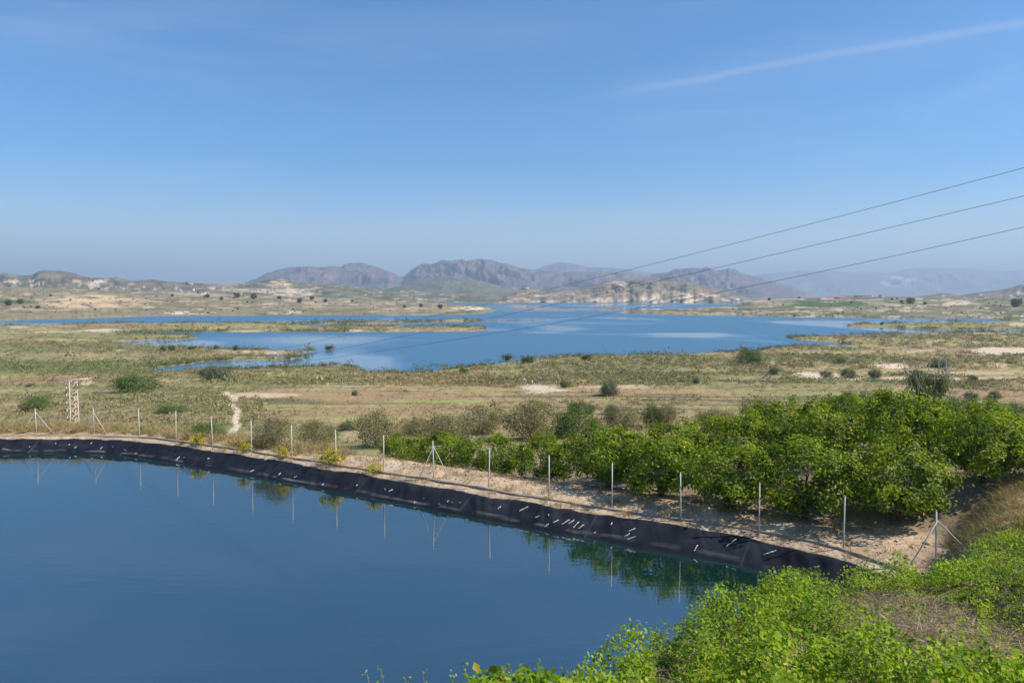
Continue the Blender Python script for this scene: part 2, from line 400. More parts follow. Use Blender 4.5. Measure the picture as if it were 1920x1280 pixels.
# ------------------------------------------------------------------ pond liner, kerb
ls = resample(wlr, .07); T = np.gradient(ls, axis=0); T /= np.linalg.norm(T, axis=1)[:, None]
for _ in range(60): T[1:-1] = (T[:-2]+T[1:-1]+T[2:])/3
T /= np.linalg.norm(T, axis=1)[:, None]
Nn = np.stack([-T[:, 1], T[:, 0]], 1); Nn *= np.sign(Nn[:, 1:2])
prof = [(-1.6,-.95),(-.8,-.5),(-.3,-.17),(-.05,.0),(.05,.05),(.13,.1),(.21,.145),(.3,.19),(.4,.24),(.5,.29),(.6,.34),(.7,.39),(.8,.44),(.9,.49),(.98,.53),(1.06,.57),(1.14,.595),(1.24,.60),(1.36,.54)]
prof = np.array(prof); L_ = len(ls); K = len(prof); sl = np.arange(L_)*.07
S_, Q_ = np.meshgrid(sl, prof[:, 0], indexing='ij')
wr = (np.abs(fbm((S_+Q_*.6)*1.5, Q_*.35, 4, 91)-.5)*2)
wr2 = fbm((S_+Q_*.5)*.55, Q_*.4, 3, 92)
fold = np.exp(-((np.mod(S_+Q_*.5+1.2*vnoise(S_*.3, Q_*0, 93), 1.55)-.8)/.10)**2)*.035
disp = ((.5-wr)*.12 + (wr2-.5)*.30 + fold)*.75
disp = disp*sstep(-.4, .4, Q_)
edge = (fbm(S_*.8, Q_*0, 3, 94)-.5)*.5
X = ls[:, 0][:, None] + Nn[:, 0][:, None]*(Q_ + edge*sstep(.3, 1.3, Q_) - disp*.5)
Y = ls[:, 1][:, None] + Nn[:, 1][:, None]*(Q_ + edge*sstep(.3, 1.3, Q_) - disp*.5)
Z = prof[:, 1][None] + disp*.75
Z = np.where(Q_ > 1.3, Z-.05, Z)
id2 = np.arange(L_*K).reshape(L_, K)
lf = np.stack([id2[:-1, :-1], id2[1:, :-1], id2[1:, 1:], id2[:-1, 1:]], -1).reshape(-1, 4)
m, nt, b = mat('liner', (.03,.03,.036), .72, .2)
noisy(m, nt, b, (.011,.0135,.020), .45, 1.2, .006, 25, True); M['liner'] = m
lc = np.broadcast_to(np.array([.0105,.013,.020]), X.shape+(3,)).copy()
lc = mixc(lc, (.026,.028,.034), sstep(.50, .75, fbm(S_*.9, Q_*2.0, 4, 95))*sstep(.2, .6, Q_)*.8)                      # dried dust
scum = np.exp(-((Q_-.15-(vnoise(S_*.4, Q_*0, 96)-.5)*.08)/.035)**2)*sstep(.3, .6, fbm(S_*1.6, Q_*0, 3, 98))
lc = mixc(lc, (.20,.20,.19), np.clip(scum, 0, 1)*.7)                                                                # old water mark
seam = (np.mod(S_+.3*vnoise(S_*.1, Q_*0, 99), 6.1) < .09)*1.0
lc = mixc(lc, (.045,.047,.055), seam*.7)
liner = mesh('pond_liner', np.stack([X, Y, Z], -1).reshape(-1, 3), lf, m, lc.reshape(-1, 3), True)
tag(liner, 'wrinkled black plastic sheet lining the bank of the pond', 'pond liner')
# droppings: thin streaks lying on the sheet
def lin_pt(px, py):
    PX, PY = project(np.stack([X, Y, Z], -1)); d = (PX-px)**2+(PY-py)**2*2; k = np.unravel_index(np.argmin(d), d.shape)
    return k
PXl, PYl = project(np.stack([X, Y, Z], -1))
dv, df = [], []
drops = [(5,842,18,844),(5,880,14,872),(56,840,57,836),(105,833,106,830),(112,836,113,835),(130,836,132,834),(141,840,144,838),(189,843,193,838),(171,832,173,831),(212,839,214,838),(233,843,238,846),(254,851,258,850),(332,862,337,858),(345,858,347,857),(390,860,394,858),(470,885,476,882),(523,891,528,888),(553,895,558,892),(606,909,607,906),(668,913,671,909),(722,917,722,920),(728,923,737,918),(793,935,797,934),(777,945,779,941),(822,946,826,945),(841,940,842,938),(847,944,850,943),(862,944,864,943),(1005,971,1012,966),(934,955,941,950),(976,958,990,949),(1022,989,1028,981),(1038,982,1048,974),(1052,983,1067,974),(1066,984,1078,974),(1075,988,1085,980),(1086,992,1094,985),(1029,967,1030,965),(1115,999,1117,998),(1145,983,1147,982),(1172,1008,1180,1002),(1178,1011,1192,1006),(1180,996,1192,989),(1300,1032,1309,1023),(1363,1025,1380,1010),(1435,1040,1453,1032)]
allP = np.stack([X, Y, Z], -1)
for k, (x0, y0, x1, y1) in enumerate(drops):
    n = 6; ts = np.linspace(0, 1, n); ends = []
    for px, py in ((x0, y0), (x1, y1)):
        d = (PXl-px)**2+(PYl-py)**2; ends.append(allP[np.unravel_index(np.argmin(d), d.shape)].copy())
    row = [lerp(ends[0], ends[1], t)+np.array([-.015,-.03,.045])+rng.normal(0, .012, 3)*[1, 1, .3] for t in ts]
    wdt = .022 if k % 3 else .036
    base = len(dv)
    for t, p in zip(ts, row):
        w_ = wdt*(.35+.75*t)*rng.uniform(.4, 1.2)
        dv.append(p+[-w_/2, 0, w_*.1]); dv.append(p+[w_/2, 0, w_*.1])
        dv.append(p+[w_/2, -.004, w_*.1-.03]); dv.append(p+[-w_/2, -.004, w_*.1-.03])
    for i in range(n-1):
        for a, b_ in ((0,1),(1,2),(2,3),(3,0)): df.append([base+4*i+a, base+4*i+b_, base+4*i+4+b_, base+4*i+4+a])
dd = mesh('bird_dropping', np.array(dv), np.array(df), M['dropping'], None, False, liner); dd['kind'] = 'stuff'

# concrete kerb between liner and fence
ks = resample(wlr, .3); Tk = np.gradient(ks, axis=0)
for _ in range(20): Tk[1:-1] = (Tk[:-2]+Tk[1:-1]+Tk[2:])/3
Tk /= np.linalg.norm(Tk, axis=1)[:, None]; Nk = np.stack([-Tk[:, 1], Tk[:, 0]], 1); Nk *= np.sign(Nk[:, 1:2])
kp = [(1.80,.4),(1.79,.755),(1.81,.775),(1.93,.775),(1.95,.755),(1.95,.4)]
kv = []; kj = (fbm(np.arange(len(ks))*.12, np.zeros(len(ks)), 3, 97)-.5)
for i in range(len(ks)):
    for a, z in kp:
        kv.append((*(ks[i]+Nk[i]*(a+kj[i]*.25)), z+kj[i]*.08+(rng.normal(0, .006) if z > .6 else 0)))
kf = [[i*6+j, (i+1)*6+j, (i+1)*6+j+1, i*6+j+1] for i in range(len(ks)-1) for j in range(5)]
o = mesh('kerb', np.array(kv), np.array(kf), M['concrete']); tag(o, 'low earthy concrete kerb running between liner and fence', 'kerb')

# ------------------------------------------------------------------ fence
fence = empty('wire_fence', (fence_xy[1][0], fence_xy[1][1], .75))
tag(fence, 'wire mesh fence on pale metal posts along the far pond bank', 'fence')
fo = np.array(fence.location)
def post_r(i): return .027
gp = []
for i, (x, y) in enumerate(fence_xy):
    z0 = float(H(np.array([x]), np.array([y]))[0]); gp.append(z0)
    b_ = MB(); lean = rng.normal(0, .022, 2)
    top = ZT[i] + rng.normal(0, .015)
    b_.tube([(x-fo[0], y-fo[1], z0-.3-fo[2]), (x+lean[0]-fo[0], y+lean[1]-fo[1], top-fo[2])], post_r(i), 8)
    b_.tube([(x+lean[0]-fo[0], y+lean[1]-fo[1], top-fo[2]), (x+lean[0]-fo[0], y+lean[1]-fo[1], top+.03-fo[2])], [post_r(i)*1.2, .01], 8)
    b_.build('post', M['post_white'], fence, True)
    # struts on the tripod posts
    if i in (1, 2, 10, 17):
        e = fence_xy[min(i+1, len(fence_xy)-1)] - fence_xy[i-1]; e /= np.linalg.norm(e)
        if i == 17: e = np.array([.95, -.1])
        for sg in (-1, 1):
            q_ = np.array([x, y]) + e*sg*(1.2 if i == 1 else .95) + np.array([0, .5*sg if i in (10,) else 0])
            zq = float(H(q_[:1], q_[1:])[0])
            s_ = MB(); s_.tube([(x-fo[0], y-fo[1], ZT[i]-.28-fo[2]), (q_[0]-fo[0], q_[1]-fo[1], zq-.1-fo[2])], .02, 6)
            s_.build('strut', M['post_white'], fence, True)
# strands and chain link between the posts
fl = resample(fence_xy, .06); zf = np.interp(np.arange(len(fl)), np.linspace(0, len(fl)-1, len(gp)), gp)
sg_ = MB()
for h in (.12, .95, 1.72):
    pts = [(fl[i][0]-fo[0], fl[i][1]-fo[1]-.03, (.75+h if h > .5 else zf[i]+.1)-fo[2]) for i in range(0, len(fl), 25)]
    sg_.tube(pts, .0022, 4, False)
sg_.build('strand', M['mesh_wire'], fence)

# ------------------------------------------------------------------ pylon and power lines
py_p = on_y(134, 713, 60.0); pz = float(H(np.array([py_p[0]]), np.array([py_p[1]]))[0]) - .2
pylon = empty('lattice_pylon', (py_p[0], py_p[1], pz), R(52))
tag(pylon, 'beige steel lattice pylon with a flat crossarm beyond the fence', 'pylon')
ht = py_p[2]-pz; wb, wt = .33, .29
def leg_at(c, z): w = lerp(wb, wt, z/ht); return (c[0]*w, c[1]*w, z)
cs = [(-1,-1),(1,-1),(1,1),(-1,1)]
for c in cs:
    b_ = MB(); b_.tube([leg_at(c, -.5), leg_at(c, ht)], .045, 4); b_.build('leg', M['pylon'], pylon)
nb = 20
b_ = MB()
for i in range(4):
    c0, c1 = cs[i], cs[(i+1) % 4]
    for k in range(nb):
        z0, z1 = ht*k/nb, ht*(k+1)/nb
        b_.tube([leg_at(c0, z0), leg_at(c1, z1)] if (k+i) % 2 == 0 else [leg_at(c1, z0), leg_at(c0, z1)], .034, 4)
b_.build('bracing', M['pylon'], pylon)
arm_e = []
arm = MB(); xa = np.array([math.cos(R(-52+3)), math.sin(R(-52+3))])
for off in (-.32, .32):
    nrm = np.array([-xa[1], xa[0]])*off
    arm.tube([(*(xa*-1.85+nrm*.35), ht+.0), (*(nrm), ht+.06), (*(xa*1.5+nrm*.35), ht+.16)], .05, 4)
for t in np.linspace(-1.4, 1.3, 9): 
    nrm = np.array([-xa[1], xa[0]])*.2; arm.tube([(*(xa*t+nrm), ht+.07+t*.04), (*(xa*(t+.28)-nrm), ht+.07+t*.04)], .03, 4)
arm.build('crossarm', M['pylon'], pylon)
for t in (-1.5, .55, 1.4):
    i_ = MB(); i_.tube([(*(xa*t), ht+.05+t*.05), (*(xa*t), ht+.12+t*.05), (*(xa*t), ht+.16+t*.05), (*(xa*t), ht+.24+t*.05), (*(xa*t), ht+.3+t*.05)], [.03,.07,.04,.07,.02], 8)
    i_.build('insulator', M['rust'], pylon, True)
w_pts = [[(164,710),(300,694),(430,670),(560,646),(656,626),(787,599),(1030,545),(1205,499),(1537,414),(1920,313),(2150,255)],
         [(131,712),(300,706),(450,687),(607,658),(716,635),(784,624),(901,602),(1055,569),(1367,499),(1920,366),(2150,312)],
         [(97,713),(260,710),(420,700),(560,682),(651,665),(742,651),(820,642),(900,630),(1055,602),(1574,499),(1920,424),(2150,377)]]
names = ['uppermost of the three thin dark overhead cables crossing the sky', 'middle one of the three thin dark overhead cables', 'lowest of the three thin dark overhead cables']
P0 = py_p[:2]; P1 = np.array([16.0, 16.0]); dl = P1-P0
for k, w in enumerate(w_pts):
    out = []
    for px, py in w:
        d = ray(px, py)       # meet the sight line with the vertical plane that holds the cable
        t = (P0[0]*dl[1]-P0[1]*dl[0])/(d[0]*dl[1]-d[1]*dl[0])
        out.append(d*t+[0, 0, CZ])
    out = np.array(out)
    s_ = np.linalg.norm(out[:, :2]-P0, axis=1)
    zc = np.polyfit(s_, out[:, 2], 3 if k == 2 else 3, w=np.r_[4, np.ones(len(out)-1)])
    ss = np.linspace(s_[0], s_[-1]+8, 90); u_ = dl/np.linalg.norm(dl)
    z0 = np.polyval(zc, ss)
    b_ = MB(); b_.tube([(P0[0]+u_[0]*a, P0[1]+u_[1]*a, z) for a, z in zip(ss, z0)], .006, 6)
    o = b_.build('power_line', M['wire'], None, True); tag(o, names[k], 'power line', 'power lines crossing the view')

# ------------------------------------------------------------------ leaves
def unit(v): return v/(np.linalg.norm(v, axis=-1, keepdims=True)+1e-9)
def leaf_geo(P, N, L, W, colr, fold=.25, g=None):
    g = g or rng; n = len(P); r = unit(g.normal(size=(n, 3))); N = unit(N)
    D = unit(r - N*(r*N).sum(1, keepdims=True)); S = np.cross(N, D)
    L = np.broadcast_to(L, n)[:, None]; W = np.broadcast_to(W, n)[:, None]
    v = np.stack([P, P+D*L*.5-S*W*.5+N*W*fold, P+D*L, P+D*L*.5+S*W*.5+N*W*fold], 1).reshape(-1, 3)
    i = np.arange(n)[:, None]*4
    f = np.concatenate([i+[0,1,2], i+[0,2,3]], 0)
    return v, f, np.repeat(colr, 4, axis=0)
def tri_geo(P, size, colr, g=None, flat=.0):
    g = g or rng; n = len(P); a = unit(g.normal(size=(n, 3))); b = unit(g.normal(size=(n, 3))+[0, 0, flat]); s = np.broadcast_to(size, n)[:, None]
    v = np.stack([P-a*s*.5, P+a*s*.5, P+b*s*.9], 1).reshape(-1, 3)
    return v, np.arange(3*n).reshape(n, 3), np.repeat(colr, 3, axis=0)

def limb_set(g, height, spread, n=6, r0=.09, fork=.35, levels=3):
    b_ = MB()
    def grow(p, d, ln, r, lv):
        pts = [p]; q = p; dd = d
        for i in range(3):
            dd = unit(dd + g.normal(0, .16, 3) + [0, 0, .05]); q = q + dd*ln/3; pts.append(q)
        b_.tube([tuple(a) for a in pts], [r, r*.85, r*.7, r*.55], 5)
        if lv > 0:
            for j in range(3 if lv > 1 else 2):
                nd = unit(dd + g.normal(0, .55, 3)); grow(pts[-1] if j else pts[2], nd, ln*.65, r*.5, lv-1)
    b_.tube([(0,0,-.25),(g.normal(0,.03),g.normal(0,.03),height*fork*.6),(0.02,0,height*fork)], [r0*1.5, r0*1.05, r0], 7)
    for i in range(n):
        a = 2*math.pi*i/n + g.uniform(-.4, .4)
        d = np.array([math.cos(a)*spread, math.sin(a)*spread, g.uniform(.5, 1.1)])
        grow(np.array([0, 0, height*fork*g.uniform(.75, 1)]), unit(d), height*.38, r0*.55, levels-1)
    return b_

def lemon_tree(seed, name='lemon_tree', h=3.2, rx=2.0, nl=8500, nclump=85):
    g = np.random.default_rng(seed)
    root = empty(name, (0, 0, 0))
    limb_set(g, h*.85, 1.1, 6, .10, .28, 3).build('trunk', M['bark'], root, True)
    u = unit(g.normal(size=(nclump, 3))); lob = .72+.5*g.random(nclump)**1.1
    lob *= 1-.22*np.sin(np.arctan2(u[:, 1], u[:, 0])*3+g.uniform(0, 6))*.6
    lob = np.where(u[:, 2] < -.5, lob*.7, lob)
    cz = h*.52; c = u*np.array([rx*.88, rx*.88, h*.43])*lob[:, None]+[0, 0, cz]
    c[:, 2] = np.maximum(c[:, 2], .35)
    k = g.integers(0, nclump, nl); sig = (.09+.13*g.random(nclump))[k]
    off = g.normal(size=(nl, 3))*sig[:, None]
    P = c[k]+off; P[:, 2] = np.maximum(P[:, 2], .05)
    N = unit(unit(P-[0, 0, cz*.8])*.8 + g.normal(size=(nl, 3))*.55 + [0, 0, .45])
    kc = g.random(nclump)[k]; kk = np.clip(kc*.6+g.random(nl)*.5, 0, 1)[:, None]
    colr = lerp(np.array([.05,.115,.016]), np.array([.30,.37,.028]), kk**1.3)
    yl = g.random(nl) < .05; colr[yl] = [.42,.36,.04]
    colr = colr*(.85+.3*g.random((nl, 1)))
    v, f, cc = leaf_geo(P, N, g.uniform(.11, .19, nl), g.uniform(.06, .10, nl), colr, .25, g)
    mesh('crown', v, f, M['leaf'], cc, False, root)
    # fruit near the surface
    for i in range(7):
        k1 = g.integers(0, nclump); p = c[k1] + unit(c[k1]-[0, 0, cz])*.22 + g.normal(0, .08, 3)
        b_ = MB(); b_.tube([(p[0], p[1], p[2]+.055), (p[0], p[1], p[2]+.035), (p[0], p[1], p[2]), (p[0], p[1], p[2]-.035), (p[0], p[1], p[2]-.055)], [.008, .032, .042, .032, .008], 8)
        b_.build('fruit', M['lemon'], root, True)
    reg(root); return root
protos = [lemon_tree(100+i, h=2.6+.15*(i % 3), rx=[2.0,2.15,1.9,2.1,2.0][i]) for i in range(5)]
nfree = [True]*5
row1 = [(-6.2,41.4,.74),(-3.7,39.9,.82),(-.9,38.3,.88),(1.9,36.4,.9),(4.6,34.5,.98),(6.6,32.3,1.0),(8.9,30.3,1.05),(11.5,28.7,1.08),(14.6,27.8,1.0),(18.3,28.4,.95),(21.5,28.0,.9)]
row2 = [(5.6,40.6,.9),(8.6,38.9,.95),(11.6,37.2,1.02),(14.8,35.4,1.0),(18.0,33.8,1.05),(21.4,32.6,.9),(24.6,31.5,.85)]
row3 = [(11.5,42.2,.92),(14.6,40.4,1.0),(17.8,38.8,.95),(21.2,37.3,.85),(24.6,36.0,.8),(28.0,35.0,.8)]
row4 = [(20.0,43.6,.8),(23.4,42.2,.75),(27.0,41.0,.75)]
ordn = ['leftmost','second from the left','third from the left','fourth from the left','fifth from the left','sixth from the left','seventh from the left','eighth from the left','ninth from the left','tenth from the left','eleventh from the left']
rown = ['row nearest the pond fence','second row of the orchard','third row of the orchard','last row of the orchard']
ti = 0
for ri, row in enumerate((row1, row2, row3, row4)):
    for ci, (x, y, s) in enumerate(row):
        k = (ti*3+ri) % 5
        if nfree[k]: o = protos[k]; nfree[k] = False
        else: o = copy_tree(protos[k])
        z = float(H(np.array([x]), np.array([y]))[0])
        s2 = s*rng.uniform(.95, 1.05)
        o.location = (x, y, z-.02); o.rotation_euler = (0, 0, rng.uniform(0, 6.28)); o.scale = (s2*rng.uniform(.95, 1.08), s2*rng.uniform(.95, 1.08), s2)
        tag(o, 'leafy green lemon tree, %s in the %s' % (ordn[ci], rown[ri]), 'lemon tree', 'lemon trees of the orchard')
        ti += 1

# ------------------------------------------------------------------ shrubs
def shrub(seed, name, rx, h, nl, lsize, c0, c1, twig='twig', nclump=40, dome=.25, trunkf=.25, matk='scrub', r0=.05, flower=None, twiggy=0):
    g = np.random.default_rng(seed); root = empty(name, (0, 0, 0))
    limb_set(g, h*.9, 1.2, 6, r0, trunkf, 3).build('stem', M[twig], root, True)
    u = unit(g.normal(size=(nclump, 3))); lob = .6+.5*g.random(nclump)
    c = u*np.array([rx*.85, rx*.85, h*.5])*lob[:, None]+[0, 0, h*.5]
    c[:, 2] = np.maximum(c[:, 2], h*.12)
    k = g.integers(0, nclump, nl); P = c[k]+g.normal(size=(nl, 3))*(min(rx, h)*.14)*(.6+g.random(nclump)[k][:, None]); P[:, 2] = np.maximum(P[:, 2], .02)
    kk = np.clip(g.random(nclump)[k]*.6+g.random(nl)*.5, 0, 1)[:, None]
    colr = lerp(np.array(c0), np.array(c1), kk)*(.8+.4*g.random((nl, 1)))
    N = unit(unit(P-[0, 0, h*.35])*.6+g.normal(size=(nl, 3))*.6+[0, 0, .3])
    v, f, cc = leaf_geo(P, N, lsize*g.uniform(.7, 1.4, nl), lsize*.5, colr, .2, g)
    mesh('foliage', v, f, M[matk], cc, False, root)
    if flower:
        nf = flower[1]; k = g.integers(0, nclump, nf); P = c[k]+unit(c[k]-[0, 0, h*.3])*.12+g.normal(size=(nf, 3))*.08; P[:, 2] = np.maximum(P[:, 2], h*.45)
        cf_ = np.array(flower[0])*(.8+.4*g.random((nf, 1)))
        v, f, cc = leaf_geo(P, g.normal(size=(nf, 3))+[0, 0, 1], .07, .06, cf_, .2, g)
        mesh('blossom', v, f, M[matk], cc, False, root)
    if twiggy:
        b_ = MB()
        for i in range(twiggy):
            a = g.uniform(0, 6.28); d = unit(np.array([math.cos(a)*.7, math.sin(a)*.7, g.uniform(.6, 1.4)])); p = np.array([0, 0, h*.15]); pts = [p]
            for j in range(5): d = unit(d+g.normal(0, .18, 3)); p = p+d*h*.25; pts.append(p)
            b_.tube([tuple(q_) for q_ in pts], [.018,.014,.011,.008,.006,.003], 4)
        b_.build('bare_twigs', M['grey_twig'], root)
    reg(root); return root
OLV0, OLV1 = (.13,.12,.050), (.27,.245,.10)
GRN0, GRN1 = (.07,.115,.03), (.16,.22,.06)
GRY0, GRY1 = (.08,.10,.055), (.19,.22,.11)
def hit(px, py):
    """where a sight line meets the ground, found among the ground's own vertices"""
    d = ray(px, py); ts = np.geomspace(22, 3000, 900); P = d[None]*(ts/d[1])[:, None]; P[:, 2] += CZ
    z = H(P[:, 0], P[:, 1]); z = np.where(P[:, 1] > 150, np.maximum(z, LAKE+.3), z)
    ok = np.nonzero(P[:, 2] < z)[0]
    return (P[ok[0]] if len(ok) else P[-1]), (z[ok[0]] if len(ok) else z[-1])
def place(root, px, base_py, wpx, hpx, label, cat, group, y=None, rx=1, h=1, first=[None]):
    if y is None: p, z = hit(px, base_py)
    else:
        p = on_y(px, base_py, y); z = float(H(p[:1], p[1:2])[0])
    d = p[1]; s = wpx/F*d/2/rx; sz = hpx/F*d/h
    root.location = (p[0], p[1], z-.03); root.rotation_euler = (0, 0, rng.uniform(0, 6.28)); root.scale = (s, s, sz)
    tag(root, label, cat, group)
def series(proto, items, cat, group, rx, h):
    used = False
    for px, py, w, hh, lab in items:
        if used: o = copy_tree(proto)
        else: o = proto; used = True
        place(o, px, py, w, hh, lab, cat, group, None, rx, h)

thorn = [shrub(200+i, 'thorn_shrub', 2.0, 2.2, 7000, .11, OLV0, OLV1, 'twig', 60, trunkf=.3, r0=.07, twiggy=26) for i in range(2)]
series(thorn[0], [(512,838,80,52,'olive thorn shrub with bare stems behind the fifth fence post from the left'),
    (705,838,105,62,'broad olive shrub on pale soil behind the fence, left of the lemon trees'),
    (835,832,130,52,'wide low olive shrub touching the left end of the lemon trees'),
    (995,824,110,70,'tallest thorny olive shrub, rising behind the left lemon trees'),
    (1250,800,50,40,'small dull olive bush above the middle of the orchard')], 'shrub', 'thorny shrubs between fence and fields', 2.0, 2.2)
series(thorn[1], [(592,836,100,45,'brownish thorn shrub on pale soil between two fence posts'),
    (780,815,60,30,'flat olive bush just behind the wide low shrub'),
    (905,812,100,45,'dense olive shrub left of the tallest thorny one'),
    (1165,808,80,42,'brown-green shrub below the dark round bush'),
    (1345,806,70,38,'grey-olive shrub above the orchard, left of the thin pole'),
    (1425,800,90,48,'bushy olive shrub right beside the thin pole')], 'shrub', 'thorny shrubs between fence and fields', 2.0, 2.2)
green = shrub(210, 'green_shrub', 1.5, 1.4, 6000, .10, GRN0, GRN1, 'twig', 45, r0=.05)
series(green, [(250,735,90,30,'wide green bush at the left edge of the shore scrub'),
    (1075,820,100,48,'fresh green shrub behind the lemon trees, right of the tallest thorny one'),
    (1085,778,48,22,'green bush on the brown field above the orchard'),
    (1222,800,42,38,'dark green upright bush above the orchard'),
    (385,818,70,22,'low green bush behind the yellow-flowered plant'),
    (1590,756,34,20,'small green bush on the field above the orchard'),
    (1405,682,52,24,'bright green tree clump on the near lake shore'),
    (1605,772,30,18,'small dark bush close above the orchard top'),
    (70,770,60,24,'yellowish green bush behind the leftmost braced post'),
    (320,775,60,14,'flat green bush on the slope right of the pylon')], 'shrub', 'green shrubs on the slope', 1.5, 1.4)
grey = shrub(220, 'grey_shrub', 1.4, 1.5, 5500, .11, GRY0, GRY1, 'twig', 40, r0=.05)
series(grey, [(1142,742,40,27,'dark round grey-green bush standing alone on the pale field edge'),
    (405,714,66,28,'grey-green domed bush on the shore left of the lake arm'),
    (1147,776,32,16,'round grey bush on the field right above the orchard'),
    (1105,774,26,14,'small grey bush between two others on the field'),
    (950,792,28,15,'small grey bush left of the tallest thorny shrub'),
    (1058,727,18,13,'small dark bush left of the lone round bush'),
    (1576,684,22,12,'small dark oval bush on the scrub right of the lake'),
    (1550,708,28,13,'leftmost of the dark bushes on the pale track'),
    (1590,709,34,16,'middle one of the dark bushes on the pale track'),
    (1640,709,26,15,'right one of the dark bushes on the pale track'),
    (1450,703,20,14,'grey bush on the scrub flat below the lake arm'),
    (1305,719,16,11,'small bush on the scrub right of the lone round bush'),
    (1822,716,24,12,'small grey bush on the right pale track'),
    (1822,752,30,16,'grey bush on the brown field at right'),
    (1865,748,26,14,'pale bush right of the other on the brown field'),
    (1760,690,40,14,'grey scrub bush near the bare tree tips'),
    (665,742,14,10,'little dark bush above the terraced field'),
    (650,806,36,16,'little grey bush between the two broad olive shrubs'),
    (58,725,18,6,'tiny flat bush on the slope left of the pylon')], 'shrub', 'grey-green shrubs on the flats', 1.4, 1.5)
silver = shrub(230, 'silver_shrub', 1.6, 1.3, 6000, .12, (.13,.15,.075), (.27,.29,.16), 'grey_twig', 45, r0=.04)
series(silver, [(1640,775,75,38,'pale silvery shrub above the orchard crowns'), (1740,770,50,34,'silvery shrub behind the orchard top'), (1880,775,90,20,'low silvery bush behind the right lemon trees'), (1800,772,60,26,'silvery bush at the foot of the bare tree')], 'shrub', 'silvery shrubs behind the orchard', 1.6, 1.3)

# half-bare tree behind the orchard
dt = shrub(240, 'half_bare_tree', 1.3, 3.3, 10000, .11, (.07,.11,.035), (.17,.22,.07), 'grey_twig', 30, trunkf=.3, r0=.07)
g = np.random.default_rng(3); b_ = MB()
for i in range(18):
    a = g.uniform(0, 6.28); d = unit(np.array([math.cos(a)*.9, math.sin(a)*.9, g.uniform(.5, 1.6)])); p = np.array([0, 0, .9]); pts = [p]
    for j in range(6): d = unit(d+g.normal(0, .16, 3)+[0, 0, .05]); p = p+d*.6; pts.append(p)
    b_.tube([tuple(q_) for q_ in pts], [.036,.028,.022,.017,.013,.010,.006], 4)
    for j in (2, 3, 4):
        e = unit(d+g.normal(0, .6, 3)); b_.tube([tuple(pts[j]), tuple(pts[j]+e*.45), tuple(pts[j]+e*.8+[0, 0, .1])], [.016,.012,.007], 4)
b_.build('bare_branches', M['grey_twig'], dt); reg(dt)
p = on_y(1735, 790, 52.0); zt_ = float(H(p[:1], p[1:2])[0])
dt.location = (p[0], p[1], zt_); tt = on_y(1735, 705, 52.0)[2]; dt.scale = (1.15, 1.15, (tt-zt_)/2.9)
tag(dt, 'half bare grey-branched tree with a green core behind the orchard', 'tree')

# lake-side and island bushes
isl = shrub(250, 'shore_bush', 1.5, 1.5, 900, .32, GRN0, (.10,.13,.045), 'twig', 24, r0=.05)
series(isl, [(617,655,17,6,'dark bush drowned alone in the lake'), (405,656,10,8,'left of two dark bushes on the spit'), (442,657,11,9,'right of two dark bushes on the spit'), (953,675,15,9,'pale bush in the water off the near shore'),
    (306,660,10,10,'upright bush on the left spit'), (322,658,12,9,'twiggy bush next to the upright one'), (360,656,16,6,'low bush on the left spit'), (990,681,26,12,'leafy bush at the point of the near shore'), (1100,676,22,10,'bush on the near shore by the lake centre'), (870,700,20,9,'reedy bush standing in the shallows'),
    (1653,610,6,6,'small upright bush on the right islet')], 'bush', 'bushes along the shore', 1.5, 1.5)

# flowering plants on the bank
fl_ = shrub(260, 'flowering_plant', .5, .6, 900, .06, (.10,.14,.03), (.22,.27,.05), 'twig', 20, r0=.015, matk='leaf', flower=((.75,.55,.04), 260))
used = False
for px, py, w, hh, lab in [(371,842,26,19,'leftmost yellow-flowering plant on the bank above the liner'),(457,856,24,20,'second yellow-flowering plant from the left on the bank'),(532,866,24,18,'small yellow-flowering plant beside a fence post'),(620,879,40,28,'widest yellow-green flowering plant on the bank'),(700,882,30,18,'greenish plant near the right end of the flowering ones')]:
    o = copy_tree(fl_) if used else fl_; used = True
    P_ = np.stack([ks[:, 0]+Nk[:, 0]*1.6, ks[:, 1]+Nk[:, 1]*1.6, np.full(len(ks), .6)], 1); a_, b2 = project(P_)
    kx = int(np.argmin(np.abs(a_-px))); p = P_[kx]; d = p[1]
    o.location = tuple(p); o.scale = (w/F*d/1.0, w/F*d/1.0, hh/F*d/.6*1.1); o.rotation_euler = (0, 0, rng.uniform(0, 6))
    tag(o, lab, 'plant', 'flowering plants on the pond bank')
dw = shrub(262, 'dead_weed', .3, .6, 300, .05, (.10,.06,.04), (.2,.13,.08), 'rust', 14, r0=.012, matk='dryleaf')
p = P_[int(np.argmin(np.abs(a_-345)))]; dw.location = tuple(p); dw.scale = (1, 1, 1.1); tag(dw, 'dark dead weed on the bank left of the yellow flowers', 'plant')

# thin pole in the field
p, z = hit(1392, 776); b_ = MB(); hp = 32/F*p[1]; b_.tube([(0,0,-.3),(0.02,0,hp)], .06, 6); o = b_.build('pole', M['rust'], None); 
o.location = (p[0], p[1], z); tag(o, 'thin rusty pole standing in the brown field', 'pole')

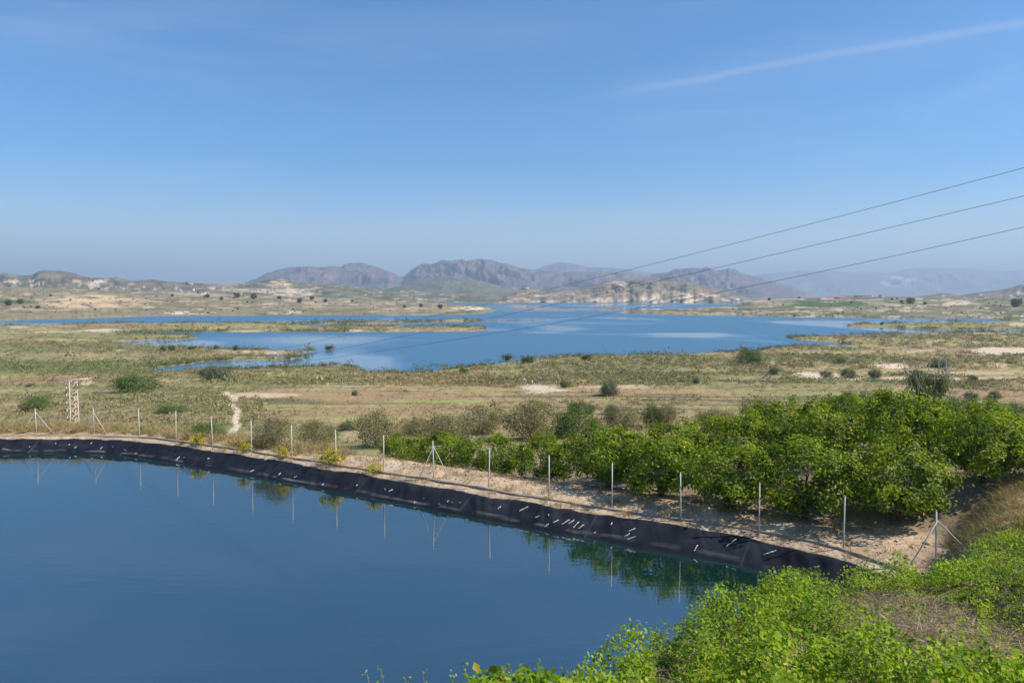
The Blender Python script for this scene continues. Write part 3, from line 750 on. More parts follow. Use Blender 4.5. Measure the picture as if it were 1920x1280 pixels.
# ------------------------------------------------------------------ ground cover on the flats (uncountable)
def cover(name, n, wfun, rad, hgt, ntri, tsz, colf, matk, label, seed, ymin=46, flat=.3):
    g = np.random.default_rng(seed)
    vis = (GPX > -60) & (GPX < 1980) & (GY > ymin) & (GY < 2600) & (GZ > LAKE+.05)
    w = wfun()*vis; w = w.ravel().astype(float); w[w < 0] = 0; cdf = np.cumsum(w); 
    k = np.searchsorted(cdf, g.random(n)*cdf[-1]); k = np.clip(k, 0, len(w)-1)
    x, y, z = GX.ravel()[k], GY.ravel()[k], GZ.ravel()[k]
    d = y; x = x+g.normal(size=n)*d*.0007; y = y+g.normal(size=n)*d*.004
    s = g.lognormal(0, .4, n)*rad(d); hh = s*hgt*g.uniform(.7, 1.3, n)
    nt_ = ntri; u = unit(g.normal(size=(n, nt_, 3))); u[..., 2] = np.abs(u[..., 2]); u *= (g.random((n, nt_, 1))**.4)
    P = np.stack([x[:, None]+u[..., 0]*s[:, None], y[:, None]+u[..., 1]*s[:, None], z[:, None]+u[..., 2]*hh[:, None]], -1).reshape(-1, 3)
    gc = C.reshape(-1, 3)[k]*1.12; cw = {'scrub': .35, 'dryleaf': .72}[matk] if name != 'reeds' else .1
    cc = np.repeat(lerp(colf(g, n, x, y), gc, cw), nt_, axis=0)*(.86+.28*g.random((n*nt_, 1)))
    sz = np.repeat(s*tsz, nt_)
    v, f, c3 = tri_geo(P, sz, cc, g, flat)
    o = mesh(name, v, f, M[matk], c3); tag(o, label, None, None, 'stuff'); return o
belt = lambda a, b, e=6: sstep(a-e, a+e, GPY)*sstep(b+e, b-e, GPY)
def w_shore():
    w = .12 + 1.5*sstep(.48, .66, n1)*(.4+.6*sstep(300, 500, GPX+GPY*.2))
    w = w*(1-.85*fld)*sstep(820, 780, GPY)
    w += 2.5*belt(675, 700)*sstep(430, 350, GPX) + 1.5*belt(640, 660)*sstep(430, 350, GPX)
    w += 2.0*belt(665, 690)*sstep(900, 1100, GPX) + 1.4*belt(700, 722)*(GPX > 380)*(GPX < 1300) + 1.2*belt(625, 650)*(GPX > 1450)
    w *= np.where(C[..., 0] > .38, .12, 1)
    return w
def c_olive(g, n, x, y):
    t = np.clip(fbm(x*.02, y*.02, 3, 61)*1.6-.35+g.normal(0, .15, n), 0, 1)[:, None]
    c = lerp(np.array([.33,.285,.135]), np.array([.17,.205,.07]), t)
    gr = (g.random(n) < .18)[:, None]
    return np.where(gr, np.array([.33,.28,.21]), c)*(.8+.35*g.random((n, 1)))
cover('scrub', 17000, w_shore, lambda d: np.interp(d, [50,120,300,800,2500], [.28,.5,.9,1.4,3.0]), .8, 26, .34, c_olive, 'scrub', 'low olive and green scrub covering the flats around the lake', 301)
def w_dry():
    w = .6 + sstep(.35, .5, n2); w = w*sstep(840, 800, GPY) + 0.0
    w *= np.where(C[..., 0] > .38, .15, 1)
    return w*(1-.5*fld)
def c_dry(g, n, x, y):
    t = g.random((n, 1)); return lerp(np.array([.46,.37,.17]), np.array([.32,.30,.12]), t)
cover('dry_grass', 20000, w_dry, lambda d: np.interp(d, [50,120,300,800], [.22,.35,.7,1.1]), .6, 14, .30, c_dry, 'dryleaf', 'dry tufted grass over the slope and fields', 302)
def w_reed():
    nearw = (mk > .02) & (mk < .6)
    return nearw*np.where(GPY > 600, 1.0, .2)*sstep(.35, .6, n1)*1.0
cover('reeds', 5200, w_reed, lambda d: np.interp(d, [200,400,900], [.6,.9,1.3]), 1.3, 16, .35, lambda g, n, x, y: lerp(np.array([.12,.14,.05]), np.array([.2,.2,.09]), g.random((n, 1))), 'scrub', 'green reeds fringing the water', 303, 150, 1.5)
# reeds standing out in the shallows
def reed_bed(polys, n, seed):
    g = np.random.default_rng(seed); P = []
    for (x0, x1, y0, y1, k) in polys:
        px = g.uniform(x0, x1, k); py = g.uniform(y0, y1, k); keep = fbm(px*.06, py*.5, 3, 5) > .42
        P.append(on_z(px[keep], py[keep], LAKE-.1))
    P = np.concatenate(P); n = len(P); nt_ = 12
    s = g.lognormal(0, .4, n)*P[:, 1]*.0018
    u = unit(g.normal(size=(n, nt_, 3))); u[..., 2] = np.abs(u[..., 2])*1.2
    Q = (P[:, None]+u*s[:, None, None]).reshape(-1, 3); c = np.repeat(lerp(np.array([.10,.13,.045]), np.array([.19,.20,.08]), g.random((n, 1))), nt_, axis=0)
    v, f, c3 = tri_geo(Q, np.repeat(s*.45, nt_), c, g, 1.2); o = mesh('reeds', v, f, M['scrub'], c3); tag(o, 'green reed beds standing out in the shallow water', None, None, 'stuff')
reed_bed([(770,890,684,697,260),(500,580,667,676,120),(380,500,667,672,200),(570,700,602,607,260),(700,830,602,605,160),(480,600,606,609,160),(940,1060,668,676,90),(1475,1500,630,636,40),(210,380,624,631,180),(1380,1450,652,660,70)], 0, 305)

# ------------------------------------------------------------------ near weeds, clods and stones on the bank
def ribbon_geo(P0, D, Lh, W, colr, g, seg=3, droop=.5):
    n = len(P0); side = unit(np.cross(D, g.normal(size=(n, 3)))); vs = []
    for i in range(seg+1):
        t = i/seg; c = P0 + D*Lh[:, None]*t + np.array([0, 0, -1.])*(droop*Lh*t*t)[:, None]*.5 + unit(D*[1, 1, 0]+1e-6)*(droop*Lh*t*t)[:, None]*.4
        w_ = W[:, None]*(1-t*.85)*.5; vs += [c-side*w_, c+side*w_]
    v = np.stack(vs, 1).reshape(-1, 3); k = 2*(seg+1); i0 = np.arange(n)[:, None]*k
    f = np.concatenate([i0+[2*i, 2*i+1, 2*i+3, 2*i+2] for i in range(seg)], 0)
    return v, f, np.repeat(colr, k, axis=0)
g = np.random.default_rng(44)
def bank_points(n, a0, a1, xmin=-60, xmax=16):
    k = g.integers(0, len(ks)-1, n*3); a = g.uniform(a0, a1, n*3); p = ks[k]+Nk[k]*a[:, None]+Tk[k]*g.uniform(-.15, .15, (n*3, 1)); p = p[(p[:, 0] > xmin) & (p[:, 0] < xmax)]
    return p[:n]
def grass_tufts(name, pts, per, hmin, hmax, w, c0, c1, label, spread=.12, droop=.5, up=1.2):
    n = len(pts)*per; p = np.repeat(pts, per, axis=0)+g.normal(0, spread, (n, 2)); z = H(p[:, 0], p[:, 1])
    D = unit(g.normal(size=(n, 3))*[.5, .5, .2]+[0, 0, up]); Lh = g.uniform(hmin, hmax, n)*np.repeat(g.uniform(.5, 1.3, len(pts)), per)
    t = np.repeat(g.random((len(pts), 1)), per, axis=0); c = lerp(np.array(c0), np.array(c1), t)*(.75+.5*g.random((n, 1)))
    v, f, cc = ribbon_geo(np.c_[p, z-.02], D, Lh, np.full(n, w), c, g, 3, droop)
    o = mesh(name, v, f, M['dryleaf'], cc); tag(o, label, None, None, 'stuff'); return o
pA = bank_points(1500, 2.2, 7.0, -60, -9); 
grass_tufts('dry_weeds', pA, 30, .35, .95, .024, (.46,.33,.18), (.30,.28,.11), 'dry brown weeds standing along the fence at left')
pB = bank_points(420, 1.4, 4.6, -20, 14)
grass_tufts('dry_weeds', pB, 18, .14, .48, .018, (.42,.31,.17), (.30,.24,.10), 'sparse dry weed tufts on the pale soil by the kerb')
pC = np.stack([g.uniform(13.5, 24, 900), g.uniform(20.5, 29, 900)], 1); vz_ = vine_z(pC[:, 0], pC[:, 1]); pC = pC[vz_ > H(pC[:, 0], pC[:, 1])-.03]
grass_tufts('dry_grass', pC, 34, .25, .65, .014, (.40,.30,.14), (.27,.24,.10), 'dry straw grass on the hump right of the last braced post', .2, .7, 1.0)
# stones and clods
nS = 2600; pts = np.vstack([bank_points(1500, 2.4, 5.2, -12, 16), np.stack([g.uniform(-4, 24, 1700), g.uniform(25, 44, 1700)], 1)])
sf = line_sd(pts[:, 0], pts[:, 1], fence_line); pts = pts[sf > .1]; zz = H(pts[:, 0], pts[:, 1]); n = len(pts)
octv = np.array([[1,0,0],[0,1,0],[-1,0,0],[0,-1,0],[0,0,1],[0,0,-1]]); octf = np.array([[0,1,4],[1,2,4],[2,3,4],[3,0,4],[1,0,5],[2,1,5],[3,2,5],[0,3,5]])
sz = g.lognormal(-3.35, .45, n); sv = (octv[None]*(sz[:, None, None]*g.uniform(.6, 1.3, (n, 6, 1)))*[1, 1, .6]) + np.c_[pts, zz+sz*.15][:, None]
sfc = (octf[None]+np.arange(n)[:, None, None]*6).reshape(-1, 3)
sc = np.repeat(lerp(C_SOIL, C_PALE, g.random((n, 1)))*(.7+.4*g.random((n, 1))), 6, axis=0)
o = mesh('stones', sv.reshape(-1, 3), sfc, M['dryleaf'], sc); tag(o, 'stones and dry clods scattered on the earth berm', None, None, 'stuff')

# ------------------------------------------------------------------ creeper slope in the foreground
g = np.random.default_rng(55)
def vine_pts(n):
    y = g.uniform(4.5, 22.5, n*2); xc = np.interp(y, *XC); x = xc + g.uniform(-1.3, 13.5, n*2)
    ok = (x < y*.74+1.0) & (x > -y*.5) ; x, y = x[ok], y[ok]
    w = np.clip((9/np.maximum(y, 5))**1.1, 0, 1.6)/1.6; keep = g.random(len(x)) < w
    return x[keep], y[keep]
x, y = vine_pts(430000)
z0 = H(x, y); px, py = project(np.stack([x, y, z0+.2], -1))
lump = fbm(x*1.3, y*1.3, 4, 71)
# bare, twiggy areas
bare = sstep(1, .45, np.hypot((px-1700)/190, (py-1165)/85)) + .75*sstep(1, .5, np.hypot((px-1840)/190, (py-1255)/130)) + .6*sstep(1, .4, np.hypot((px-1420)/130, (py-1240)/50)) + .5*sstep(1, .4, np.hypot((px-1650)/180, (py-1265)/40))+.7*sstep(1, .5, np.hypot((px-1900)/60, (py-1180)/120))
bare = np.clip(bare + (fbm(x*1.7, y*1.7, 3, 72)-.5)*2.0-.12, 0, 1)
keep = g.random(len(x)) > bare*.84
x, y, z0, lump, px, bk = x[keep], y[keep], z0[keep], lump[keep], px[keep], bare[keep]
n = len(x); thick = (.04+1.0*sstep(.36,.66,lump)*(1-.6*bk))*(1-.45*sstep(13, 20, y))
hz = g.random(n)**.6
P = np.stack([x, y, z0+.02+thick*hz], -1)
N = unit(g.normal(size=(n, 3))*.6+[0.1, -.25, .9])
clk = np.clip(fbm(x*2.2, y*2.2, 3, 73)*1.5-.25+g.normal(0, .18, n), 0, 1)[:, None]
cc = lerp(np.array([.09,.18,.014]), np.array([.40,.50,.025]), clk)
cc = lerp(cc, np.array([.20,.22,.05]), (bk*.6)[:, None])
yl = g.random(n) < (.02+.05*bk); cc[yl] = [.45,.33,.05]
br = g.random(n) < (.015+.10*bk); cc[br] = [.28,.17,.09]
cc = cc*(.75+.4*g.random((n, 1)))
Ls = np.clip(g.lognormal(-2.93, .32, n), .028, .095)*(1-.35*bk)
v, f, c3 = leaf_geo(P, N, Ls, Ls*.78, cc, .16, g)
o = mesh('creeper_leaves', v, f, M['creeper'], c3); tag(o, 'bright green trailing creeper covering the slope above the pond', None, None, 'stuff')
print('creeper leaves', n)
# dry stems through it
x, y = vine_pts(170000); z0 = H(x, y); px, py = project(np.stack([x, y, z0+.2], -1))
bare = sstep(1, .4, np.hypot((px-1700)/170, (py-1180)/85)) + .9*sstep(1, .4, np.hypot((px-1850)/160, (py-1265)/130)) + .6*sstep(1, .3, np.hypot((px-1420)/150, (py-1240)/55))+.6*sstep(1, .4, np.hypot((px-1650)/200, (py-1265)/45))+.09
keep = g.random(len(x)) < bare; x, y, z0 = x[keep], y[keep], z0[keep]; n = len(x)
D = unit(g.normal(size=(n, 3))*[1, 1, .5]+[-.2, -.3, .45]); c = lerp(np.array([.24,.16,.10]), np.array([.55,.45,.33]), g.random((n, 1)))
v, f, c3 = ribbon_geo(np.stack([x, y, z0+g.uniform(0, .28, n)], -1), D, g.uniform(.15, .6, n), g.uniform(.005, .014, n), c, g, 4, .9)
o = mesh('dry_stems', v, f, M['dryleaf'], c3); tag(o, 'tangle of dry brown stems showing through the creeper', None, None, 'stuff')
print('stems', n)
# long shoots reaching up along the crest
nsh = 150; yy = np.r_[g.uniform(7.2, 9.0, 60), g.uniform(9, 20, 90)]; xx = np.interp(yy, *XC)+g.normal(-.35, .35, nsh); zz = H(xx, yy)
bt = MB(); LP, LN, LC = [], [], []
for i in range(nsh):
    d = unit(np.array([g.normal(-.35, .4), g.normal(0.1, .4), g.uniform(.7, 1.5)])); p = np.array([xx[i], yy[i], zz[i]+.1]); ln = g.uniform(.35, .85)*(.8 if yy[i] < 9 else .8); pts = [p]
    for j in range(6):
        d = unit(d+g.normal(0, .17, 3)+[0, 0, -.06]); p = p+d*ln/6; pts.append(p)
        for q_ in range(5):
            LP.append(p+g.normal(0, .022, 3)); LN.append(g.normal(0, .5, 3)+[0, -.3, .8]); LC.append(lerp(np.array([.11,.2,.03]), np.array([.26,.34,.05]), g.random()))
    bt.tube([tuple(a) for a in pts], [.005,.0045,.004,.0035,.003,.0025,.0015], 4)
for pxs, pys in [(690,1262),(712,1250),(757,1266),(792,1262),(846,1264),(868,1246),(905,1266),(940,1262),(958,1252),(975,1256),(1008,1238),(1020,1256),(1040,1262),(1062,1250)]:
    tip = on_y(pxs, pys, 8.3+g.uniform(-.3, .3)); root_ = tip+np.array([g.uniform(.3, .7), g.uniform(-.5, 0), -1.1]); mid = (tip+root_)/2+np.array([-.12, .05, .1])
    tt2 = np.linspace(0, 1, 9)[:, None]; cv = root_*(1-tt2)**2+mid*2*tt2*(1-tt2)+tip*tt2**2+g.normal(0, .012, (9, 3))
    bt.tube([tuple(a) for a in cv], [.005]*4+[.004]*3+[.003,.002], 4)
    for p in cv:
        for q_ in range(4): LP.append(p+g.normal(0, .025, 3)); LN.append(g.normal(0, .5, 3)+[0, -.3, .8]); LC.append(lerp(np.array([.13,.2,.04]), np.array([.28,.36,.06]), g.random()))
v, f, c3 = leaf_geo(np.array(LP), np.array(LN), g.uniform(.03, .06, len(LP)), g.uniform(.022, .04, len(LP)), np.array(LC), .2, g)
o = mesh('creeper_shoots', v, f, M['creeper'], c3); tag(o, 'loose young shoots rising from the edge of the creeper', None, None, 'stuff')
o2 = bt.build('shoot_stems', M['twig'], o)

# ------------------------------------------------------------------ far shores, hills, mountains
def far_patch(name, label, ridge, front_py, d_front, d_ridge, colfun, amp=.35, gscale=.05, step=1.3, rows=60, matk='hill', zf=LAKE-.6, power=1.0, seed=400, back=.35, shape_amp=1.5, kind='structure', xr=None):
    ridge = np.array(ridge, float); xs = np.arange(ridge[0, 0], ridge[-1, 0]+.01, step)
    ry = np.interp(xs, ridge[:, 0], ridge[:, 1]); 
    k5 = np.ones(5)/5; ry = np.convolve(np.pad(ry, 2, mode='edge'), k5, 'valid')
    ry = ry + (fbm(xs*.05, xs*0, 4, seed)-.5)*shape_amp*1.6 + (hash2(np.floor(xs/2), xs*0, seed)-.5)*shape_amp*.25
    dF = np.interp(xs, *zip(*d_front)) if hasattr(d_front, '__len__') else np.full(len(xs), float(d_front or 0))
    dR = np.interp(xs, *zip(*d_ridge)) if hasattr(d_ridge, '__len__') else np.full(len(xs), float(d_ridge))
    if front_py is not None:
        fp = np.interp(xs, *zip(*front_py)); fp = fp + (fbm(xs*.04, xs*0, 3, seed+3)-.5)*1.2
        t_ = (LAKE-CZ)/ray(xs, fp)[:, 2]; dF = ray(xs, fp)[:, 1]*t_
    zR = on_y(xs, ry, dR)[:, 2]
    tb = np.r_[np.linspace(0, 1, rows), 1+np.linspace(.06, back, 8)]
    T_, XS = np.meshgrid(tb, xs, indexing='ij')
    Yd = dF[None]+(dR-dF)[None]*T_
    dr = ray(xs, np.full(len(xs), 554.)); X_ = (dr[:, 0]/dr[:, 1])[None]*Yd
    tt_ = np.clip(T_, 0, 1); prof_ = tt_**power
    Zb = zf+(zR[None]-zf)*prof_
    hgt_ = np.maximum(zR-zf, 2)[None]
    gx = XS*gscale + (fbm(XS*.02, T_*2, 3, seed+7)-.5)*2.0
    Lw = float(np.median(dR-dF))/(4.5 if hgt_.max() > 45 else 7)
    wx = (fbm(X_/Lw*.7, Yd/Lw*.7, 2, seed+11)-.5)*1.4
    rid = 1-np.abs(2*fbm(X_/Lw+wx, Yd/Lw*.8, 6, seed+9, .52)-1)*1.9
    env = np.clip(4*tt_*(1-tt_), 0, 1)**.7*.9+.1*(tt_ < .999)
    Z_ = Zb + hgt_*amp*(rid-.6)*env
    Z_ = np.where(T_ > 1, Zb-(T_-1)*hgt_*1.6, Z_)
    Z_ = np.where(T_ < .5/rows, zf, Z_)
    n_, m_ = T_.shape; Vv = np.stack([X_, Yd, Z_], -1)
    gz = np.gradient(Z_, axis=1)/np.maximum(np.gradient(X_, axis=1), 1e-3)
    PXx, PYy = project(Vv)
    cl_ = colfun(PXx, PYy, X_, Yd, Z_, tt_, rid, gz)
    i_ = np.arange(n_*m_).reshape(n_, m_); fc = np.stack([i_[:-1, :-1], i_[:-1, 1:], i_[1:, 1:], i_[1:, :-1]], -1).reshape(-1, 4)
    o = mesh(name, Vv.reshape(-1, 3), fc, M[matk], np.clip(cl_, .01, .9).reshape(-1, 3), True); tag(o, label, None, None, kind)
    return Vv, PXx, PYy
def bc(c, like): return np.broadcast_to(np.array(c, float), like.shape+(3,)).copy()
def ell(px, py, x0, x1, y0, y1, soft=.5): return sstep(1.1, 1.1-soft, np.hypot((px-(x0+x1)/2)/((x1-x0)/2), (py-(y0+y1)/2)/((y1-y0)/2)))
def speck(c, px, py, seed, th=.66, amt=.6, dark=(.07,.075,.04), sx=.16, sy=.6):
    return mixc(c, dark, sstep(th, th+.08, fbm(px*sx, py*sy, 3, seed))*amt)
def col_left(px, py, x, y, z, t, rid, gz):
    c = bc((.25,.205,.13), px); nn = fbm(px*.03, py*.25, 4, 501); c = mixc(c, (.19,.165,.09), sstep(.45, .65, nn))
    n5 = fbm(px*.04, py*.6, 4, 502); c = mixc(c, (.52,.40,.26), sstep(.58, .70, n5)*.8*sstep(.05, .15, t))
    c = mixc(c, (.56,.41,.25), ell(px, py, 60, 290, 551, 580)*sstep(.35, .5, fbm(px*.03, py*.5, 3, 503)))
    c = mixc(c, (.50,.37,.24), ell(px, py, 300, 480, 541, 556)*.6)
    c = mixc(c, (.06,.115,.035), ell(px, py, -30, 75, 562, 570)*.9)
    c = mixc(c, (.66,.56,.40), ell(px, py, 500, 570, 582, 590)*sstep(.4, .5, n5)); c = mixc(c, (.68,.58,.42), ell(px, py, 830, 925, 574, 582)*sstep(.42, .5, fbm(px*.08, py*.5, 3, 504)))
    c = mixc(c, (.62,.52,.38), ell(px, py, 290, 430, 583, 590)*sstep(.5, .56, fbm(px*.03, py*.7, 3, 509)))
    return speck(c, px, py, 505)
lf_ridge = [(-300,540),(0,538),(120,541),(210,544),(330,548),(400,551),(480,553),(560,556),(640,560),(700,562),(780,566),(830,570),(880,573),(910,577),(932,584)]
LV, LPx, LPy = far_patch('far_shore', 'tan scrubby far shore on the left with scattered trees', lf_ridge, [(-300,606),(0,601.5),(100,600),(230,595),(300,592.5),(640,591),(800,591),(880,589.5),(932,584.6)], None, [(-300,1500),(400,1700),(700,1700),(850,1500),(932,1200)], col_left, .07, .03, 1.2, 70, power=.75, seed=410, shape_amp=1.0)
def col_hill(px, py, x, y, z, t, rid, gz):
    c = bc((.20,.165,.12), px); c = mixc(c, (.115,.115,.075), sstep(.4, .65, fbm(px*.04, py*.2, 4, 511)))
    e = fbm(px*.10, py*.22, 4, 512); c = mixc(c, (.55,.45,.34), sstep(.62, .72, e)*sstep(.75, .35, t)*.9)
    c = mixc(c, (.62,.52,.38), ell(px, py, 50, 90, 524, 538)*sstep(.45, .52, e)); c = mixc(c, (.62,.52,.38), ell(px, py, 5, 32, 525, 537)*sstep(.45, .52, e)); c = mixc(c, (.52,.42,.33), ell(px, py, 158, 215, 520, 545)*sstep(.42, .55, e))
    return speck(c, px, py, 513, .62, .5)
far_patch('hills', 'rugged eroded hills beyond the left shore', [(-300,516),(-100,514),(0,513),(20,513),(45,518),(62,517),(72,510),(84,507),(110,507.5),(140,512),(160,518),(172,521),(190,521),(205,522),(220,520),(235,525),(250,527),(262,525),(290,525),(330,529),(370,531),(400,533),(440,534),(480,540),(520,548)], None, 2000, 2900, col_hill, .42, .05, 1.2, 60, power=.9, seed=420, zf=0, shape_amp=1.2)
def col_quarry(px, py, x, y, z, t, rid, gz):
    c = bc((.19,.165,.11), px); c = mixc(c, (.11,.12,.06), sstep(.42, .62, fbm(px*.05, py*.25, 4, 521)))
    e = fbm(px*.07, py*.6, 4, 522)
    c = mixc(c, (.55,.44,.33), np.clip(sstep(383, 392, px)*sstep(594, 585, px)*sstep(540.5, 542, py)*sstep(558, 554, py)*sstep(.25, .45, e), 0, 1)*.85)
    c = mixc(c, (.10,.12,.06), sstep(.6, .66, fbm(px*.01, py*1.1, 2, 523))*ell(px, py, 380, 600, 538, 560)*.7)
    c = mixc(c, (.52,.38,.25), ell(px, py, 490, 550, 523, 540)*sstep(.4, .6, e)); c = mixc(c, (.5,.4,.28), ell(px, py, 400, 450, 531, 537)*.5)
    c = mixc(c, (.5,.42,.3), sstep(.66, .72, e)*.8)
    return speck(c, px, py, 525, .62, .55)
far_patch('hills', 'quarried pale hill and scrub ridges left of the lake', [(330,546),(370,540),(400,535),(440,532),(465,532),(485,529),(505,523.5),(525,522.5),(545,528),(565,534),(590,532),(620,531),(650,535),(690,541),(740,543),(800,547),(860,551),(920,556),(970,561),(990,566)], None, [(330,2000),(780,2200),(800,2560),(1000,2570)], [(330,2700),(700,3100),(990,2900)], col_quarry, .2, .05, 1.2, 56, power=.8, seed=430, shape_amp=1.0)
def col_round(px, py, x, y, z, t, rid, gz):
    c = bc((.12,.13,.08), px); c = mixc(c, (.17,.15,.10), sstep(.45, .7, fbm(px*.06, py*.2, 4, 531))); return speck(c, px, py, 532, .62, .4)
far_patch('hills', 'smooth dark round hill in front of the mountains', [(560,556),(640,548),(720,543),(750,536),(780,528),(810,522.5),(850,520),(880,522),(910,528),(935,536),(960,543),(990,551),(1020,560)], None, 4200, 5000, col_round, .2, .03, 1.5, 36, power=.8, seed=440, zf=-10, shape_amp=.9)
def col_pale(px, py, x, y, z, t, rid, gz):
    c = bc((.24,.185,.13), px); c = mixc(c, (.13,.125,.08), sstep(.45, .62, fbm(px*.05, py*.2, 4, 541))*.8)
    e = fbm(px*.045+py*.12, py*.35, 5, 542)
    c = mixc(c, (.60,.49,.36), sstep(.50, .62, e)*sstep(.75, .45, rid)*sstep(.8, .35, t)); c = mixc(c, (.50,.40,.29), sstep(.52, .62, fbm(px*.04, py*.35, 4, 543))*sstep(.5, .15, t)*.6)
    c = mixc(c, (.5,.38,.27), ell(px, py, 1130, 1180, 526, 540)*.7)
    return speck(c, px, py, 544, .64, .5)
far_patch('hills', 'low pale cliffs and eroded hill on the far side of the lake', [(925,565),(945,555),(965,547),(985,542),(1000,542),(1020,546),(1050,545),(1080,541),(1110,538.5),(1128,531),(1150,526.5),(1200,526),(1262,525.5),(1290,530),(1320,536),(1350,543),(1372,551),(1400,558),(1430,563)], [(925,567.4),(1430,567.4)], None, [(925,2900),(1150,3400),(1430,2900)], col_pale, .42, .035, 1.1, 60, power=.8, seed=450, shape_amp=1.0)
def col_right(px, py, x, y, z, t, rid, gz):
    c = bc((.22,.185,.11), px); nn = fbm(px*.03, py*.25, 4, 551); c = mixc(c, (.13,.135,.065), sstep(.42, .6, nn))
    e = fbm(px*.04, py*.6, 4, 552); c = mixc(c, (.52,.42,.29), sstep(.60, .68, e)*.85)
    c = mixc(c, (.055,.12,.04), ell(px, py, 1440, 1650, 562, 576)*sstep(.3, .5, fbm(px*.02, py*.9, 2, 553)))
    c = mixc(c, (.56,.43,.29), ell(px, py, 1770, 1825, 563, 573)); c = mixc(c, (.5,.38,.25), ell(px, py, 1400, 1500, 560, 575)*.35); c = mixc(c, (.36,.20,.13), ell(px, py, 1545, 1600, 556, 564)*.6)
    return speck(c, px, py, 554, .62, .6)
RV, RPx, RPy = far_patch('far_shore', 'scrubby right shore with green plots and a farm on top', [(1195,583.6),(1240,581),(1280,579.5),(1340,576),(1390,570),(1410,564),(1440,562),(1470,560.5),(1540,558),(1600,556.5),(1640,555.5),(1680,557),(1740,559),(1800,559),(1920,559),(2300,556)], [(1195,584.5),(1240,587.5),(1280,590.5),(1500,595),(1700,597),(1850,598),(1900,604),(2300,606)], None, [(1195,1190),(1280,1260),(1400,1600),(1500,1800),(2300,1800)], col_right, .07, .03, 1.2, 60, power=.75, seed=460, shape_amp=.8)
far_patch('hills', 'dark brown hills rising at the right edge', [(1500,560),(1545,557),(1580,555),(1600,554),(1660,556),(1720,556),(1745,553),(1768,549),(1785,551),(1798,555),(1815,551),(1840,547.5),(1880,543),(1900,538),(1920,533),(1980,520),(2100,512),(2300,520)], None, 2200, 3000, col_hill, .38, .06, 1.2, 44, power=.85, seed=470, zf=-2, shape_amp=.7)
def col_mt(px, py, x, y, z, t, rid, gz):
    c = bc((.15,.112,.12), px); c = mixc(c, (.10,.10,.10), sstep(.4, .62, fbm(px*.05, py*.1, 4, 561))); c = mixc(c, (.25,.175,.16), sstep(.55, .7, fbm(px*.09, py*.12, 4, 562))*.7); return c
MTL = [(430,556),(460,531),(480,523),(500,513),(520,506),(540,502),(560,500.5),(580,499),(600,501),(620,499),(640,500),(655,494),(680,491.5),(700,500),(730,511),(752,520),(765,512),(775,503),(790,498),(810,495),(830,489),(848,490),(860,486.5),(875,491),(895,486.5),(925,489),(950,495),(975,503),(1010,507),(1050,510),(1080,512),(1120,510),(1180,512),(1220,516),(1250,511),(1265,504),(1290,502),(1310,503.5),(1325,500.5),(1345,508),(1365,503.5),(1380,508),(1400,515),(1430,522),(1460,530),(1490,541),(1515,552),(1540,562)]
far_patch('mountains', 'rugged purple-brown mountain range beyond the lake', MTL, None, 6000, 8200, col_mt, .50, .03, 1.1, 90, 'mountain', -20, .85, 480, shape_amp=1.8)
far_patch('mountains', 'distant pointed blue peak behind the main range', [(960,530),(1000,508),(1020,499),(1035,494),(1050,491),(1070,495),(1100,500),(1130,502),(1170,504),(1200,508),(1240,515),(1300,520)], None, 11500, 13500, col_mt, .35, .02, 1.5, 40, 'mountain', -20, .9, 490, shape_amp=1.2)
def col_far(px, py, x, y, z, t, rid, gz):
    c = bc((.17,.16,.15), px); c = mixc(c, (.26,.21,.18), sstep(.45, .65, fbm(px*.03, py*.1, 4, 571))); c = mixc(c, (.72,.6,.5), ell(px, py, 1640, 1720, 516, 538)*sstep(.4, .5, fbm(px*.05, py*.15, 3, 572))); return c
far_patch('mountains', 'far hazy blue range along the right horizon', [(1360,530),(1400,520),(1430,514),(1450,513),(1480,509),(1520,508),(1560,509),(1620,510),(1670,512),(1690,507),(1700,504),(1740,502),(1800,503),(1830,505),(1860,508),(1920,508),(2000,505),(2200,515)], None, 13500, 17500, col_far, .4, .014, 1.5, 60, 'mountain', -20, .9, 495, shape_amp=1.2)
far_patch('mountains', 'faint low ground along the left horizon', [(-400,528),(-100,532),(200,535),(430,533),(520,530),(620,540)], None, 5500, 6200, col_mt, .15, .03, 2.0, 24, 'mountain', -20, .9, 497, shape_amp=.8)

# ------------------------------------------------------------------ trees and houses on the far shores
ft = []
for i in range(3):
    g_ = np.random.default_rng(600+i); root = empty('far_tree', (0, 0, 0))
    b_ = MB(); b_.tube([(0,0,-.5),(0,0,1.6)], [.25,.16], 6); b_.build('trunk', M['bark'], root)
    nl = 420; u = unit(g_.normal(size=(nl, 3)))*(g_.random((nl, 1))**.35); u *= (1-.25*np.sin(3*np.arctan2(u[:, 1:2], u[:, 0:1])+i))
    P_2 = u*[2.4, 2.4, 1.9]+[0, 0, 2.2]; P_2[:, 2] = np.maximum(P_2[:, 2], .15)
    v, f, c3 = tri_geo(P_2, .9, lerp(np.array([.06,.08,.038]), np.array([.17,.18,.09]), g_.random((nl, 1))), g_); mesh('crown', v, f, M['scrub'], c3, False, root); reg(root); ft.append(root)
def on_patch(V_, PX_, PY_, px, py):
    d = (PX_[:-8]-px)**2+((PY_[:-8]-py)*2)**2; k = np.unravel_index(np.argmin(d), d.shape); return V_[k]
usedt = [False]*3
def far_tree(V_, PX_, PY_, px, py, w, label, group, hs=1.0):
    k = random.randrange(3)
    if usedt[k]: o = copy_tree(ft[k])
    else: o = ft[k]; usedt[k] = True
    p = on_patch(V_, PX_, PY_, px, py); s = w/F*p[1]/7.6
    o.location = tuple(float(a) for a in p); o.rotation_euler = (0, 0, random.uniform(0, 6)); o.scale = (s, s, s*hs); tag(o, label, 'tree', group)
